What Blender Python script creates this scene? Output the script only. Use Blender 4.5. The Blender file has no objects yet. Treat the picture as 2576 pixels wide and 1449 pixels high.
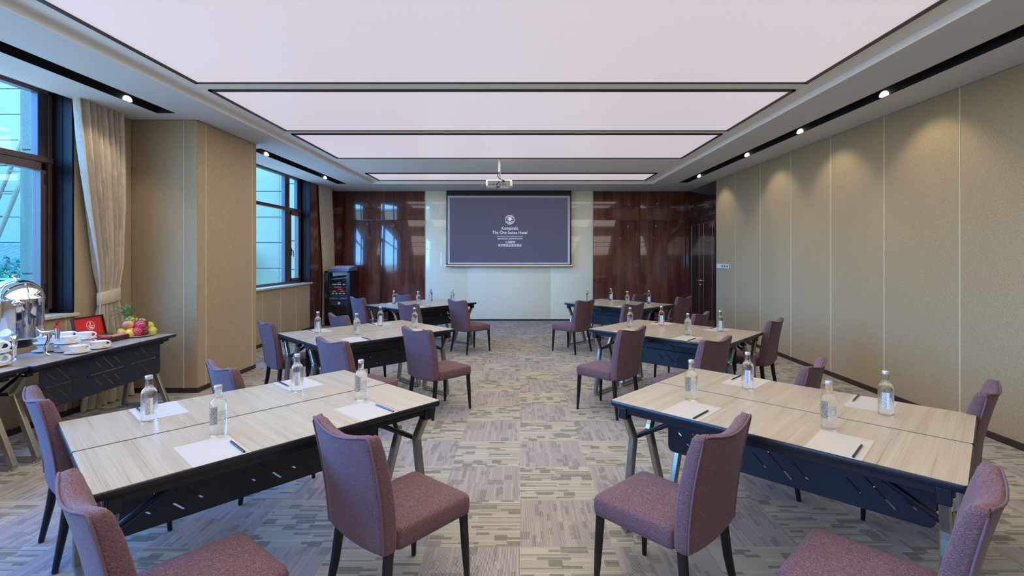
import bpy, bmesh, math, random
from mathutils import Vector, Matrix, Euler
random.seed(7)
PI = math.pi
SC = bpy.context.scene
COL = SC.collection

# ------------------------------------------------------------------ camera
F_PX, CX, CY, CAM_H = 1235.4, 1308.6, 642.6, 1.558
cam_d = bpy.data.cameras.new('camera')
cam_d.sensor_width = 36.0
cam_d.lens = F_PX / 2576.0 * 36.0
cam_d.shift_x = -(CX - 1288.0) / 2576.0
cam_d.shift_y = -(724.5 - CY) / 2576.0
cam_d.clip_start = 0.05
cam_d.clip_end = 300
cam = bpy.data.objects.new('camera', cam_d)
cam.location = (0, 0, CAM_H)
cam.rotation_euler = (PI / 2, 0, 0)
COL.objects.link(cam)
SC.camera = cam

# ------------------------------------------------------------------ view, world, light levels
SC.view_settings.view_transform = 'Standard'
SC.view_settings.look = 'None'
SC.view_settings.gamma = 1.0
SC.view_settings.exposure = 0.0
SC.view_settings.use_curve_mapping = False
SC.cycles.use_denoising = True
SC.cycles.max_bounces = 10
SC.cycles.diffuse_bounces = 5
SC.cycles.glossy_bounces = 4
SC.cycles.transmission_bounces = 8
SC.cycles.transparent_max_bounces = 10
SC.cycles.sample_clamp_indirect = 6.0
SC.cycles.blur_glossy = 0.5

PANEL_EMIT = 0.50          # the big luminous ceiling panels
PANEL_FILL = 1.5                 # radiance of unseen area lamps added below the panels to brighten the room
SKY = 23.0                  # daylight
SPOT_W = 20.0               # slot downlights

world = bpy.data.worlds.new('world')
SC.world = world
world.use_nodes = True
wn = world.node_tree
bgn = wn.nodes['Background']
tc = wn.nodes.new('ShaderNodeTexCoord')
sx = wn.nodes.new('ShaderNodeSeparateXYZ')
rp = wn.nodes.new('ShaderNodeValToRGB')
wn.links.new(tc.outputs['Generated'], sx.inputs[0])
wn.links.new(sx.outputs['Z'], rp.inputs[0])
rp.color_ramp.elements[0].color = (0.10, 0.13, 0.17, 1)
rp.color_ramp.elements[0].position = 0.0
rp.color_ramp.elements[1].color = (0.08, 0.29, 1.0, 1)
rp.color_ramp.elements[1].position = 0.75
e = rp.color_ramp.elements.new(0.03)
e.color = (0.18, 0.47, 1.0, 1)
wn.links.new(rp.outputs[0], bgn.inputs['Color'])
bgn.inputs['Strength'].default_value = SKY

ROOM_Y0 = -3.6
CEIL, TRAY = 3.094, 3.152
XR, XL, YB = 4.01, -4.40, 11.74
WX = -4.62                 # window plane

def portal(y0, y1, z0, z1):
    ld = bpy.data.lights.new('window_portal', 'AREA')
    ld.shape = 'RECTANGLE'
    ld.size = z1 - z0
    ld.size_y = y1 - y0
    ld.cycles.is_portal = True
    o = bpy.data.objects.new('window_portal', ld)
    o.location = (WX - 0.09, (y0 + y1) / 2, (z0 + z1) / 2)
    o.rotation_euler = (0, -PI / 2, 0)
    COL.objects.link(o)
NEAR_WIN = (0.4, 4.83)
FAR_WIN = (6.95, 10.28)
BACK_WIN = (-3.2, -0.6)
for a_, b_ in (NEAR_WIN, FAR_WIN, BACK_WIN):
    portal(a_, b_, 1.0, 3.09)

# ------------------------------------------------------------------ mesh helpers
class MB:
    def __init__(s):
        s.v, s.f, s.m = [], [], []
        s.mi = 0
    def add(s, vs, fs, mi=None):
        b = len(s.v)
        s.v += [tuple(v) for v in vs]
        s.f += [tuple(b + i for i in f) for f in fs]
        s.m += [s.mi if mi is None else mi] * len(fs)
        return s
    def box(s, x0, x1, y0, y1, z0, z1, mi=None):
        vs = [(x0, y0, z0), (x1, y0, z0), (x1, y1, z0), (x0, y1, z0), (x0, y0, z1), (x1, y0, z1), (x1, y1, z1), (x0, y1, z1)]
        return s.add(vs, [(0, 3, 2, 1), (4, 5, 6, 7), (0, 1, 5, 4), (1, 2, 6, 5), (2, 3, 7, 6), (3, 0, 4, 7)], mi)
    def rbox(s, x0, x1, y0, y1, z0, z1, r=0.005, seg=2, M=None, mi=None):
        bm = bmesh.new()
        bmesh.ops.create_cube(bm, size=1)
        for v in bm.verts:
            v.co = Vector(((x0 + x1) / 2 + v.co.x * (x1 - x0), (y0 + y1) / 2 + v.co.y * (y1 - y0), (z0 + z1) / 2 + v.co.z * (z1 - z0)))
        bmesh.ops.bevel(bm, geom=bm.edges[:], offset=r, segments=seg, profile=0.5, affect='EDGES')
        bm.verts.index_update()
        vs = [(M @ v.co if M else v.co.copy()) for v in bm.verts]
        fs = [tuple(v.index for v in f.verts) for f in bm.faces]
        bm.free()
        return s.add(vs, fs, mi)
    def tube(s, pts, r, n=10, closed=False, cap=True, mi=None, sx_=1.0, up=(0, 0, 1)):
        pts = [Vector(p) for p in pts]
        N = len(pts)
        rs = r if isinstance(r, (list, tuple)) else [r] * N
        vs, fs = [], []
        for i, p in enumerate(pts):
            a = pts[(i - 1) % N] if (closed or i > 0) else p
            b = pts[(i + 1) % N] if (closed or i < N - 1) else p
            d = (b - a).normalized()
            u = Vector(up)
            if abs(d.dot(u)) > 0.95:
                u = Vector((1, 0, 0))
            x = d.cross(u).normalized()
            y = x.cross(d).normalized()
            for k in range(n):
                t = 2 * PI * k / n
                vs.append(p + x * math.cos(t) * rs[i] * sx_ + y * math.sin(t) * rs[i])
        R = N if closed else N - 1
        for i in range(R):
            j = (i + 1) % N
            for k in range(n):
                l = (k + 1) % n
                fs.append((i * n + k, i * n + l, j * n + l, j * n + k))
        if cap and not closed:
            fs.append(tuple(range(n))[::-1])
            fs.append(tuple((N - 1) * n + k for k in range(n)))
        return s.add(vs, fs, mi)
    def beam(s, pts, w, t, wdir=(1, 0, 0), mi=None, r=0.3):
        """rectangular tube with chamfered edges along pts; w across wdir, t the other way (w,t may be lists)"""
        pts = [Vector(p) for p in pts]
        N = len(pts)
        vs, fs = [], []
        W = Vector(wdir).normalized()
        for i, p in enumerate(pts):
            a = pts[max(i - 1, 0)]
            b = pts[min(i + 1, N - 1)]
            d = (b - a).normalized()
            T = d.cross(W).normalized()
            ww = (w[i] if isinstance(w, (list, tuple)) else w) / 2
            tt = (t[i] if isinstance(t, (list, tuple)) else t) / 2
            c = min(ww, tt) * r
            for (a_, b_) in ((ww, tt - c), (ww - c, tt), (-ww + c, tt), (-ww, tt - c), (-ww, -tt + c), (-ww + c, -tt), (ww - c, -tt), (ww, -tt + c)):
                vs.append(p + W * a_ + T * b_)
        n = 8
        for i in range(N - 1):
            for k in range(n):
                l = (k + 1) % n
                fs.append((i * n + k, i * n + l, (i + 1) * n + l, (i + 1) * n + k))
        fs.append(tuple(range(n))[::-1])
        fs.append(tuple((N - 1) * n + k for k in range(n)))
        return s.add(vs, fs, mi)
    def lathe(s, prof, n=24, c=(0, 0, 0), M=None, mi=None):
        vs, fs = [], []
        for r, z in prof:
            for k in range(n):
                t = 2 * PI * k / n
                v = Vector((c[0] + r * math.cos(t), c[1] + r * math.sin(t), c[2] + z))
                vs.append(M @ v if M else v)
        for i in range(len(prof) - 1):
            for k in range(n):
                l = (k + 1) % n
                fs.append((i * n + k, i * n + l, (i + 1) * n + l, (i + 1) * n + k))
        if prof[0][0] > 1e-5:
            fs.append(tuple(range(n))[::-1])
        if prof[-1][0] > 1e-5:
            fs.append(tuple((len(prof) - 1) * n + k for k in range(n)))
        return s.add(vs, fs, mi)
    def loft(s, loops, cap=True, mi=None):
        n = len(loops[0])
        vs = [v for l in loops for v in l]
        fs = []
        for i in range(len(loops) - 1):
            for k in range(n):
                l = (k + 1) % n
                fs.append((i * n + k, i * n + l, (i + 1) * n + l, (i + 1) * n + k))
        if cap:
            fs.append(tuple(range(n))[::-1])
            fs.append(tuple((len(loops) - 1) * n + k for k in range(n)))
        return s.add(vs, fs, mi)
    def ball(s, c, r, M=None, nu=20, nv=12, fn=None, mi=None):
        vs, fs = [], []
        rr = r if isinstance(r, (list, tuple)) else (r, r, r)
        for j in range(nv + 1):
            ph = PI * j / nv
            for i in range(nu):
                t = 2 * PI * i / nu
                d = Vector((math.sin(ph) * math.cos(t), math.sin(ph) * math.sin(t), -math.cos(ph)))
                k = fn(d) if fn else 1
                v = Vector((d.x * rr[0] * k, d.y * rr[1] * k, d.z * rr[2] * k))
                if M: v = M @ v
                vs.append(Vector(c) + v)
        for j in range(nv):
            for i in range(nu):
                l = (i + 1) % nu
                fs.append((j * nu + i, j * nu + l, (j + 1) * nu + l, (j + 1) * nu + i))
        return s.add(vs, fs, mi)
    def mesh(s, name, mats, smooth=None):
        me = bpy.data.meshes.new(name)
        me.from_pydata([tuple(v) for v in s.v], [], s.f)
        bm = bmesh.new()
        bm.from_mesh(me)
        bmesh.ops.remove_doubles(bm, verts=bm.verts[:], dist=1e-6)
        bmesh.ops.recalc_face_normals(bm, faces=bm.faces[:])
        bm.to_mesh(me)
        bm.free()
        for m in (mats if isinstance(mats, (list, tuple)) else [mats]):
            me.materials.append(m)
        if len(me.polygons) == len(s.m):
            me.polygons.foreach_set('material_index', s.m)
        if smooth is not None:
            me.polygons.foreach_set('use_smooth', [True] * len(me.polygons))
            try:
                me.set_sharp_from_angle(angle=math.radians(smooth))
            except Exception:
                pass
        me.update()
        return me
    def obj(s, name, mats, parent=None, smooth=None, label=None):
        o = bpy.data.objects.new(name, s.mesh(name, mats, smooth))
        COL.objects.link(o)
        if parent is not None:
            o.parent = parent
        if label:
            o['label'] = label
        return o

def thing(name, label, cat, loc=(0, 0, 0), rz=0.0, group=None):
    o = bpy.data.objects.new(name, None)
    o.empty_display_size = 0.1
    COL.objects.link(o)
    o.location = loc
    o.rotation_euler = (0, 0, rz)
    o['label'] = label
    o['category'] = cat
    if group: o['group'] = group
    return o
def tag(o, label, cat, group=None):
    o['label'] = label
    o['category'] = cat
    if group: o['group'] = group
    return o
def struct(o, label=None):
    o['kind'] = 'structure'
    if label: o['label'] = label
    return o
def empty_struct(name, label=None):
    o = bpy.data.objects.new(name, None)
    COL.objects.link(o)
    return struct(o, label)
def dup(root, loc, rz, label, group=None):
    r = root.copy()
    COL.objects.link(r)
    r.location = loc
    r.rotation_euler = (0, 0, rz)
    r['label'] = label
    if group: r['group'] = group
    def rec(src, dst):
        for ch in list(src.children):
            c = ch.copy()
            COL.objects.link(c)
            c.parent = dst
            rec(ch, c)
    rec(root, r)
    return r

# ------------------------------------------------------------------ material helpers
def srgb(r, g, b):
    def f(c):
        c /= 255.0
        return c / 12.92 if c <= 0.04045 else ((c + 0.055) / 1.055) ** 2.4
    return (f(r), f(g), f(b), 1.0)
class NT:
    def __init__(s, name):
        s.mat = bpy.data.materials.new(name)
        s.mat.use_nodes = True
        s.t = s.mat.node_tree
        s.b = s.t.nodes['Principled BSDF']
        s.out = s.t.nodes['Material Output']
    def n(s, typ, **kw):
        x = s.t.nodes.new(typ)
        for k, v in kw.items():
            setattr(x, k, v)
        return x
    def l(s, a, b):
        s.t.links.new(a, b)
    def m(s, op, a, b=None, c=None):
        x = s.t.nodes.new('ShaderNodeMath')
        x.operation = op
        for i, v in enumerate((a, b, c)):
            if v is None: continue
            if isinstance(v, (int, float)):
                x.inputs[i].default_value = v
            else:
                s.l(v, x.inputs[i])
        return x.outputs[0]
    def coord(s, kind='Object'):
        return s.n('ShaderNodeTexCoord').outputs[kind]
    def xyz(s, vec):
        x = s.n('ShaderNodeSeparateXYZ')
        s.l(vec, x.inputs[0])
        return x.outputs[0], x.outputs[1], x.outputs[2]
    def comb(s, x, y, z):
        c = s.n('ShaderNodeCombineXYZ')
        for i, v in enumerate((x, y, z)):
            if isinstance(v, (int, float)):
                c.inputs[i].default_value = v
            else:
                s.l(v, c.inputs[i])
        return c.outputs[0]
    def scale(s, vec, sc):
        mp = s.n('ShaderNodeMapping')
        mp.inputs['Scale'].default_value = sc
        s.l(vec, mp.inputs[0])
        return mp.outputs[0]
    def noise(s, vec, scale=5, detail=3, rough=0.5):
        x = s.n('ShaderNodeTexNoise')
        x.inputs['Scale'].default_value = scale
        x.inputs['Detail'].default_value = detail
        x.inputs['Roughness'].default_value = rough
        if vec is not None: s.l(vec, x.inputs['Vector'])
        return x.outputs['Fac']
    def ramp(s, fac, stops):
        x = s.n('ShaderNodeValToRGB')
        cr = x.color_ramp
        while len(cr.elements) < len(stops):
            cr.elements.new(0.5)
        for el, (p, c) in zip(cr.elements, stops):
            el.position = p
            el.color = c
        s.l(fac, x.inputs[0])
        return x.outputs[0]
    def mix(s, fac, a, b):
        x = s.n('ShaderNodeMix', data_type='RGBA')
        for i, v in ((0, fac), (6, a), (7, b)):
            if isinstance(v, (int, float)):
                x.inputs[i].default_value = v
            elif isinstance(v, tuple):
                x.inputs[i].default_value = v
            else:
                s.l(v, x.inputs[i])
        return x.outputs[2]
    def bump(s, h, strength=0.2, dist=0.01):
        x = s.n('ShaderNodeBump')
        x.inputs['Strength'].default_value = strength
        x.inputs['Distance'].default_value = dist
        s.l(h, x.inputs['Height'])
        s.l(x.outputs[0], s.b.inputs['Normal'])
    def set(s, **kw):
        for k, v in kw.items():
            inp = s.b.inputs[k.replace('_', ' ')]
            if hasattr(v, 'links'):
                s.l(v, inp)
            else:
                inp.default_value = v
        return s
def flat(name, col, rough=0.5, metal=0.0, var=0.06, scale=12, spec=0.5, coat=0.0, bump=0.0):
    t = NT(name)
    nz = t.noise(t.coord(), scale, 4)
    c1 = tuple(c * (1 - var) for c in col[:3]) + (1,)
    c2 = tuple(min(1, c * (1 + var)) for c in col[:3]) + (1,)
    t.set(Base_Color=t.ramp(nz, [(0.3, c1), (0.7, c2)]), Roughness=rough, Metallic=metal)
    t.b.inputs['Specular IOR Level'].default_value = spec
    t.b.inputs['Coat Weight'].default_value = coat
    if bump:
        t.bump(t.noise(t.coord(), 400, 2), bump, 0.002)
    return t.mat
def emis(name, col, strength):
    t = NT(name)
    t.set(Base_Color=(col[0] * 0.5, col[1] * 0.5, col[2] * 0.5, 1), Roughness=0.4)
    t.b.inputs['Emission Color'].default_value = col
    t.b.inputs['Emission Strength'].default_value = strength
    return t.mat

M = {}
M['ceil'] = flat('ceiling_paint', srgb(204, 204, 202), 0.9, var=0.01, scale=3)
M['black'] = flat('black_metal', (0.012, 0.013, 0.02, 1), 0.35, 0.2, var=0.1)
M['slotblack'] = flat('slot_black', (0.006, 0.006, 0.008, 1), 0.7)
M['frame_bronze'] = flat('bronze_frame', srgb(62, 50, 46), 0.4, 0.3)
M['chrome'] = flat('chrome', (0.86, 0.86, 0.88, 1), 0.06, 1.0, var=0.01)
M['steel'] = flat('brushed_steel', srgb(150, 146, 138), 0.28, 0.9, var=0.05, scale=30)
M['leg_metal'] = flat('table_leg_metal', srgb(158, 154, 142), 0.30, 0.8, var=0.05, scale=30)
M['capm'] = flat('bottle_cap', srgb(205, 207, 212), 0.3, 0.6)
M['white_plastic'] = flat('white_plastic', srgb(225, 224, 222), 0.35)
M['porcelain'] = flat('porcelain', srgb(238, 234, 228), 0.15, var=0.01)
M['baseboard'] = flat('baseboard_wood', srgb(48, 32, 28), 0.55)
M['sill'] = flat('stone_sill', srgb(196, 188, 160), 0.3, var=0.1, scale=20)
M['red'] = flat('red_lining', srgb(200, 30, 38), 0.6, var=0.08)
M['redplastic'] = flat('red_plastic', srgb(180, 20, 28), 0.25)
M['paper'] = flat('paper', srgb(178, 173, 166), 0.8, var=0.01)
M['print_grey'] = flat('grey_print', srgb(160, 158, 156), 0.8)
M['print_white'] = flat('white_print', srgb(240, 238, 240), 0.6, var=0.0)
M['print_dark'] = flat('dark_print', srgb(40, 42, 60), 0.7)
M['print_red'] = flat('red_print', srgb(170, 30, 34), 0.5)
M['leg_black'] = flat('chair_leg_black', (0.010, 0.010, 0.014, 1), 0.3, 0.3)
M['window_frame'] = flat('window_frame_brown', srgb(88, 70, 66), 0.4, 0.2)
M['window_blue'] = flat('window_frame_blue_grey', srgb(66, 60, 66), 0.45, 0.2)

def wood_dark():
    t = NT('glossy_walnut')
    x, y, z = t.xyz(t.coord())
    xy = t.m('ADD', x, y)
    fine = t.noise(t.comb(t.m('MULTIPLY', xy, 60), 0.0, t.m('MULTIPLY', z, 1.2)), 1.0, 5, 0.6)
    broad = t.noise(t.comb(t.m('MULTIPLY', xy, 7), 0.0, t.m('MULTIPLY', z, 0.5)), 1.0, 3)
    fac = t.m('ADD', t.m('MULTIPLY', fine, 0.55), t.m('MULTIPLY', broad, 0.45))
    col = t.ramp(fac, [(0.32, srgb(46, 27, 25)), (0.5, srgb(94, 50, 38)), (0.68, srgb(140, 82, 56))])
    t.set(Base_Color=col, Roughness=0.16)
    t.b.inputs['Coat Weight'].default_value = 1.0
    t.b.inputs['Coat Roughness'].default_value = 0.02
    return t.mat
M['wood'] = wood_dark()
M['door'] = M['wood'].copy(); M['door'].name = 'very_dark_walnut'
for el, c_ in zip([n for n in M['door'].node_tree.nodes if n.type == 'VALTORGB'][0].color_ramp.elements, ((22, 13, 20), (38, 22, 26), (62, 36, 34))):
    el.color = srgb(*c_)
def jamb():
    t = NT('dark_lacquer')
    t.set(Base_Color=t.ramp(t.noise(t.scale(t.coord(), (20, 20, 1)), 1, 3), [(0.3, srgb(9, 6, 8)), (0.7, srgb(20, 13, 15))]), Roughness=0.45)
    t.b.inputs['Specular IOR Level'].default_value = 0.2
    return t.mat
M['lacquer'] = jamb()
def cloth_wall():
    t = NT('beige_wall_fabric')
    co = t.coord()
    a = t.noise(co, 90, 4, 0.7)
    b = t.noise(t.scale(co, (1, 1, 1)), 500, 2, 0.5)
    fac = t.m('ADD', t.m('MULTIPLY', a, 0.6), t.m('MULTIPLY', b, 0.4))
    col = t.ramp(fac, [(0.33, srgb(134, 115, 82)), (0.5, srgb(164, 144, 108)), (0.68, srgb(188, 170, 136))])
    t.set(Base_Color=col, Roughness=0.75)
    t.b.inputs['Sheen Weight'].default_value = 0.3
    t.bump(fac, 0.35, 0.004)
    return t.mat
M['cloth'] = cloth_wall()
M['seam'] = flat('seam_piping', srgb(206, 192, 158), 0.6)
def fabric_chair():
    t = NT('mauve_melange_fabric')
    co = t.coord()
    a = t.noise(t.scale(co, (0.6, 0.6, 1.8)), 300, 3, 0.7)
    b = t.noise(co, 900, 2, 0.6)
    fac = t.m('ADD', t.m('MULTIPLY', a, 0.55), t.m('MULTIPLY', b, 0.45))
    col = t.ramp(fac, [(0.32, srgb(44, 30, 37)), (0.5, srgb(94, 68, 75)), (0.68, srgb(160, 122, 124))])
    t.set(Base_Color=col, Roughness=0.9)
    t.b.inputs['Sheen Weight'].default_value = 0.12
    t.b.inputs['Sheen Roughness'].default_value = 0.4
    t.b.inputs['Sheen Tint'].default_value = (0.75, 0.8, 1.0, 1)
    t.bump(fac, 0.3, 0.002)
    return t.mat
M['fabric'] = fabric_chair()
M['piping'] = flat('piping_fabric', srgb(104, 80, 90), 0.85)
def laminate():
    t = NT('pale_wood_laminate')
    x, y, z = t.xyz(t.coord())
    fine = t.noise(t.comb(t.m('MULTIPLY', x, 190), t.m('MULTIPLY', y, 1.1), 0.0), 1.0, 3, 0.6)
    broad = t.noise(t.comb(t.m('MULTIPLY', x, 22), t.m('MULTIPLY', y, 0.35), 0.0), 1.0, 2)
    fac = t.m('ADD', t.m('MULTIPLY', fine, 0.6), t.m('MULTIPLY', broad, 0.4))
    col = t.ramp(fac, [(0.30, srgb(122, 108, 90)), (0.42, srgb(164, 153, 134)), (0.7, srgb(188, 179, 161))])
    t.set(Base_Color=col, Roughness=0.3)
    t.b.inputs['Specular IOR Level'].default_value = 0.55
    return t.mat
M['laminate'] = laminate()
def carpet():
    t = NT('patterned_carpet_tiles')
    x, y, z = t.xyz(t.coord())
    X = t.m('ADD', t.m('DIVIDE', x, 0.5), 200.0)
    Y = t.m('ADD', t.m('DIVIDE', t.m('SUBTRACT', y, 0.125), 0.5), 200.0)
    ix, iy = t.m('FLOOR', X), t.m('FLOOR', Y)
    fx, fy = t.m('FRACT', X), t.m('FRACT', Y)
    par = t.m('MODULO', t.m('ADD', ix, iy), 2.0)          # 0 / 1 checker
    inv = t.m('SUBTRACT', 1.0, par)
    across = t.m('ADD', t.m('MULTIPLY', par, fx), t.m('MULTIPLY', inv, fy))
    along = t.m('ADD', t.m('MULTIPLY', par, fy), t.m('MULTIPLY', inv, fx))
    def wn(a, b, seed):
        w = t.n('ShaderNodeTexWhiteNoise', noise_dimensions='3D')
        t.l(t.comb(a, b, seed), w.inputs['Vector'])
        return w.outputs['Value']
    seed = t.m('ADD', t.m('MULTIPLY', ix, 7.31), t.m('MULTIPLY', iy, 3.17))
    row = t.m('FLOOR', t.m('MULTIPLY', across, 22.0))
    rr = wn(row, 0.5, seed)
    cell = t.m('FLOOR', t.m('ADD', t.m('MULTIPLY', along, t.m('ADD', 3.0, t.m('MULTIPLY', rr, 4.0))), t.m('MULTIPLY', rr, 9.0)))
    blk = wn(row, cell, seed)
    row2 = t.m('FLOOR', t.m('MULTIPLY', across, 9.0))
    cell2 = t.m('FLOOR', t.m('MULTIPLY', along, 7.0))
    blk2 = wn(row2, cell2, t.m('ADD', seed, 31.0))
    row3 = t.m('FLOOR', t.m('MULTIPLY', across, 40.0))
    thin = wn(row3, t.m('FLOOR', t.m('MULTIPLY', along, 2.0)), t.m('ADD', seed, 77.0))
    dark = t.m('MAXIMUM', t.m('GREATER_THAN', blk, 0.86), t.m('GREATER_THAN', blk2, 0.88))
    dark = t.m('MAXIMUM', dark, t.m('GREATER_THAN', thin, 0.90))
    soft = t.noise(t.coord(), 55, 3, 0.7)
    dark = t.m('MULTIPLY', dark, t.m('ADD', 0.35, t.m('MULTIPLY', soft, 1.3)))
    light = t.m('MULTIPLY', t.m('GREATER_THAN', thin, 0.60), t.m('ADD', 0.5, soft))
    fine = t.m('SINE', t.m('MULTIPLY', across, 2 * PI * 84))
    fine = t.m('MULTIPLY', t.m('ADD', fine, 1.0), 0.5)
    spk = t.noise(t.coord(), 700, 2, 0.7)
    lv = t.m('SUBTRACT', 0.74, t.m('MULTIPLY', dark, t.m('SUBTRACT', 0.27, t.m('MULTIPLY', par, 0.11))))
    lv = t.m('ADD', lv, t.m('MULTIPLY', light, 0.10))
    amp = t.m('ADD', 0.20, t.m('MULTIPLY', par, 0.38))
    lv = t.m('SUBTRACT', lv, t.m('MULTIPLY', t.m('SUBTRACT', fine, 0.42), amp))
    lv = t.m('ADD', lv, t.m('MULTIPLY', t.m('SUBTRACT', spk, 0.5), 1.0))
    colw = t.ramp(lv, [(0.0, srgb(52, 53, 54)), (0.45, srgb(120, 118, 110)), (0.95, srgb(190, 186, 172))])
    colv = t.ramp(lv, [(0.0, srgb(50, 51, 56)), (0.45, srgb(117, 114, 113)), (0.95, srgb(184, 178, 174))])
    t.set(Base_Color=t.mix(par, colw, colv), Roughness=0.95)
    t.b.inputs['Specular IOR Level'].default_value = 0.15
    t.bump(t.m('ADD', fine, spk), 0.25, 0.004)
    return t.mat
M['carpet'] = carpet()
def glassy(name, tint=(0.97, 0.99, 1, 1), refl=0.08, rough=0.01):
    t = NT(name)
    tr = t.n('ShaderNodeBsdfTransparent')
    tr.inputs[0].default_value = tint
    gl = t.n('ShaderNodeBsdfGlossy')
    gl.inputs['Roughness'].default_value = rough
    lw = t.n('ShaderNodeLayerWeight')
    lw.inputs[0].default_value = 0.35
    fac = t.m('ADD', t.m('MULTIPLY', lw.outputs['Fresnel'], 0.15), refl)
    mx = t.n('ShaderNodeMixShader')
    t.l(fac, mx.inputs[0])
    t.l(tr.outputs[0], mx.inputs[1])
    t.l(gl.outputs[0], mx.inputs[2])
    t.l(mx.outputs[0], t.out.inputs['Surface'])
    return t.mat
M['pane'] = glassy('window_glass', (0.90, 0.99, 1, 1), 0.015)
M['rackglass'] = glassy('smoked_glass', (0.75, 0.8, 0.85, 1), 0.05)
def bottle_glass():
    t = NT('clear_bottle_glass')
    t.set(Base_Color=(0.97, 1.0, 0.99, 1), Roughness=0.0, IOR=1.33)
    t.b.inputs['Transmission Weight'].default_value = 1.0
    t.b.inputs['Specular IOR Level'].default_value = 0.9
    tr = t.n('ShaderNodeBsdfTransparent')
    mx = t.n('ShaderNodeMixShader')
    mx.inputs[0].default_value = 0.25
    t.l(t.b.outputs[0], mx.inputs[1])
    t.l(tr.outputs[0], mx.inputs[2])
    t.l(mx.outputs[0], t.out.inputs['Surface'])
    return t.mat
M['bottle'] = bottle_glass()
def curtain_mat():
    t = NT('beige_curtain_cloth')
    co = t.coord()
    t.set(Base_Color=t.ramp(t.noise(t.scale(co, (1, 1, 0.3)), 60, 3), [(0.3, srgb(182, 170, 148)), (0.7, srgb(204, 192, 170))]), Roughness=0.7)
    t.b.inputs['Sheen Weight'].default_value = 0.4
    t.bump(t.noise(co, 600, 2), 0.15, 0.002)
    return t.mat
M['curtain'] = curtain_mat()
def panel_skirt(sign):
    """black perforated sheet: three groups of three slanted slots in each of two rows"""
    t = NT('black_slotted_sheet')
    x, y, z = t.xyz(t.coord())
    xm = t.m('SUBTRACT', t.m('MODULO', t.m('ADD', x, 0.645 + 0.43), 0.43), 0.215)
    zz = t.m('SUBTRACT', z, t.m('ADD', 0.455, t.m('MULTIPLY', t.m('GREATER_THAN', z, 0.53), 0.155)))
    tot = None
    for off, hl in ((-0.10, 0.032), (0.0, 0.058), (0.10, 0.032)):
        d = t.m('ABSOLUTE', t.m('ADD', t.m('SUBTRACT', xm, off), t.m('MULTIPLY', zz, sign)))
        a = t.m('MULTIPLY', t.m('LESS_THAN', d, 0.0052), t.m('LESS_THAN', t.m('ABSOLUTE', zz), hl))
        tot = a if tot is None else t.m('MAXIMUM', tot, a)
    tr = t.n('ShaderNodeBsdfTransparent')
    mx = t.n('ShaderNodeMixShader')
    t.l(tot, mx.inputs[0])
    t.l(t.b.outputs[0], mx.inputs[1])
    t.l(tr.outputs[0], mx.inputs[2])
    t.l(mx.outputs[0], t.out.inputs['Surface'])
    t.set(Base_Color=(0.012, 0.016, 0.028, 1), Roughness=0.42)
    return t.mat
M['skirt'] = panel_skirt(1.0)
M['skirt2'] = panel_skirt(-1.0)
M['whiteglass'] = NT('back_painted_glass').set(Base_Color=srgb(240, 238, 212), Roughness=0.25).mat
M['whiteglass'].node_tree.nodes['Principled BSDF'].inputs['Coat Weight'].default_value = 1.0
M['whiteglass'].node_tree.nodes['Principled BSDF'].inputs['Coat Roughness'].default_value = 0.01
M['panel'] = emis('luminous_panel', (1.0, 0.905, 0.99, 1), PANEL_EMIT)
M['slot_glow'] = emis('slot_wall_glow', (1.0, 0.95, 0.9, 1), 3.0)  # light pool on the slot wall, given as emission

# ------------------------------------------------------------------ room shell
o = MB().box(XL - 0.4, XR + 0.3, ROOM_Y0 - 0.2, YB + 0.2, -0.1, 0.0).obj('floor', M['carpet']); struct(o, 'patterned grey beige carpet tiles laid quarter turned')

# right wall: upholstered panels with raised seams, then wood with the double door
def cloth_panels(mb, axis, fixed, a, b, z0, z1, out, thick=0.03, bev=0.008):
    """one padded panel slab between a and b on the plane axis=fixed, bulging towards out (+1/-1)"""
    lo, hi = sorted((fixed, fixed + out * thick))
    if axis == 'x':
        mb.rbox(lo, hi, a, b, z0, z1, bev, 2)
    else:
        mb.rbox(a, b, lo, hi, z0, z1, bev, 2)
BB = 0.055
mb = MB()
mb.box(XR + 0.03, XR + 0.25, ROOM_Y0, 10.06, 0, CEIL + 0.2)
seams = [10.06, 9.15, 8.20, 7.27, 6.34, 5.41, 4.478]
while seams[-1] > ROOM_Y0: seams.append(seams[-1] - 0.93)
for i in range(len(seams) - 1):
    cloth_panels(mb, 'x', XR + 0.035, max(seams[i + 1], ROOM_Y0) + 0.002, seams[i] - 0.002, BB, CEIL - 0.001, -1, 0.035)
w = mb.obj('wall_right', M['cloth'], smooth=40); struct(w, 'beige upholstered wall panels')
mb = MB()
for y in seams[1:-1]:
    mb.tube([(XR + 0.0, y, BB), (XR + 0.0, y, CEIL)], 0.006, 6)
mb.obj('seam_piping', M['seam'], w, smooth=60)
struct(MB().rbox(XR - 0.008, XR + 0.03, ROOM_Y0, 10.06, 0, BB, 0.003).obj('baseboard_right', M['baseboard']))
mb = MB()
mb.box(XR + 0.02, XR + 0.25, 10.06, YB + 0.1, 2.43, CEIL + 0.2)
mb.box(XR + 0.02, XR + 0.25, 10.06, 10.12, 0, 2.43)
mb.box(XR + 0.02, XR + 0.25, 11.62, YB + 0.1, 0, 2.43)
mb.rbox(XR, XR + 0.03, 10.062, YB, 2.405, CEIL, 0.003)
mb.box(XR + 0.06, XR + 0.25, 10.10, 11.64, 0, 2.44)  # unseen slab added behind the door to stop light leaking through gaps
w = mb.obj('wall_right_wood', M['door'], smooth=40); struct(w, 'dark walnut wall around the double door')
dr = empty_struct('door_1', 'dark walnut double door')
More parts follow.
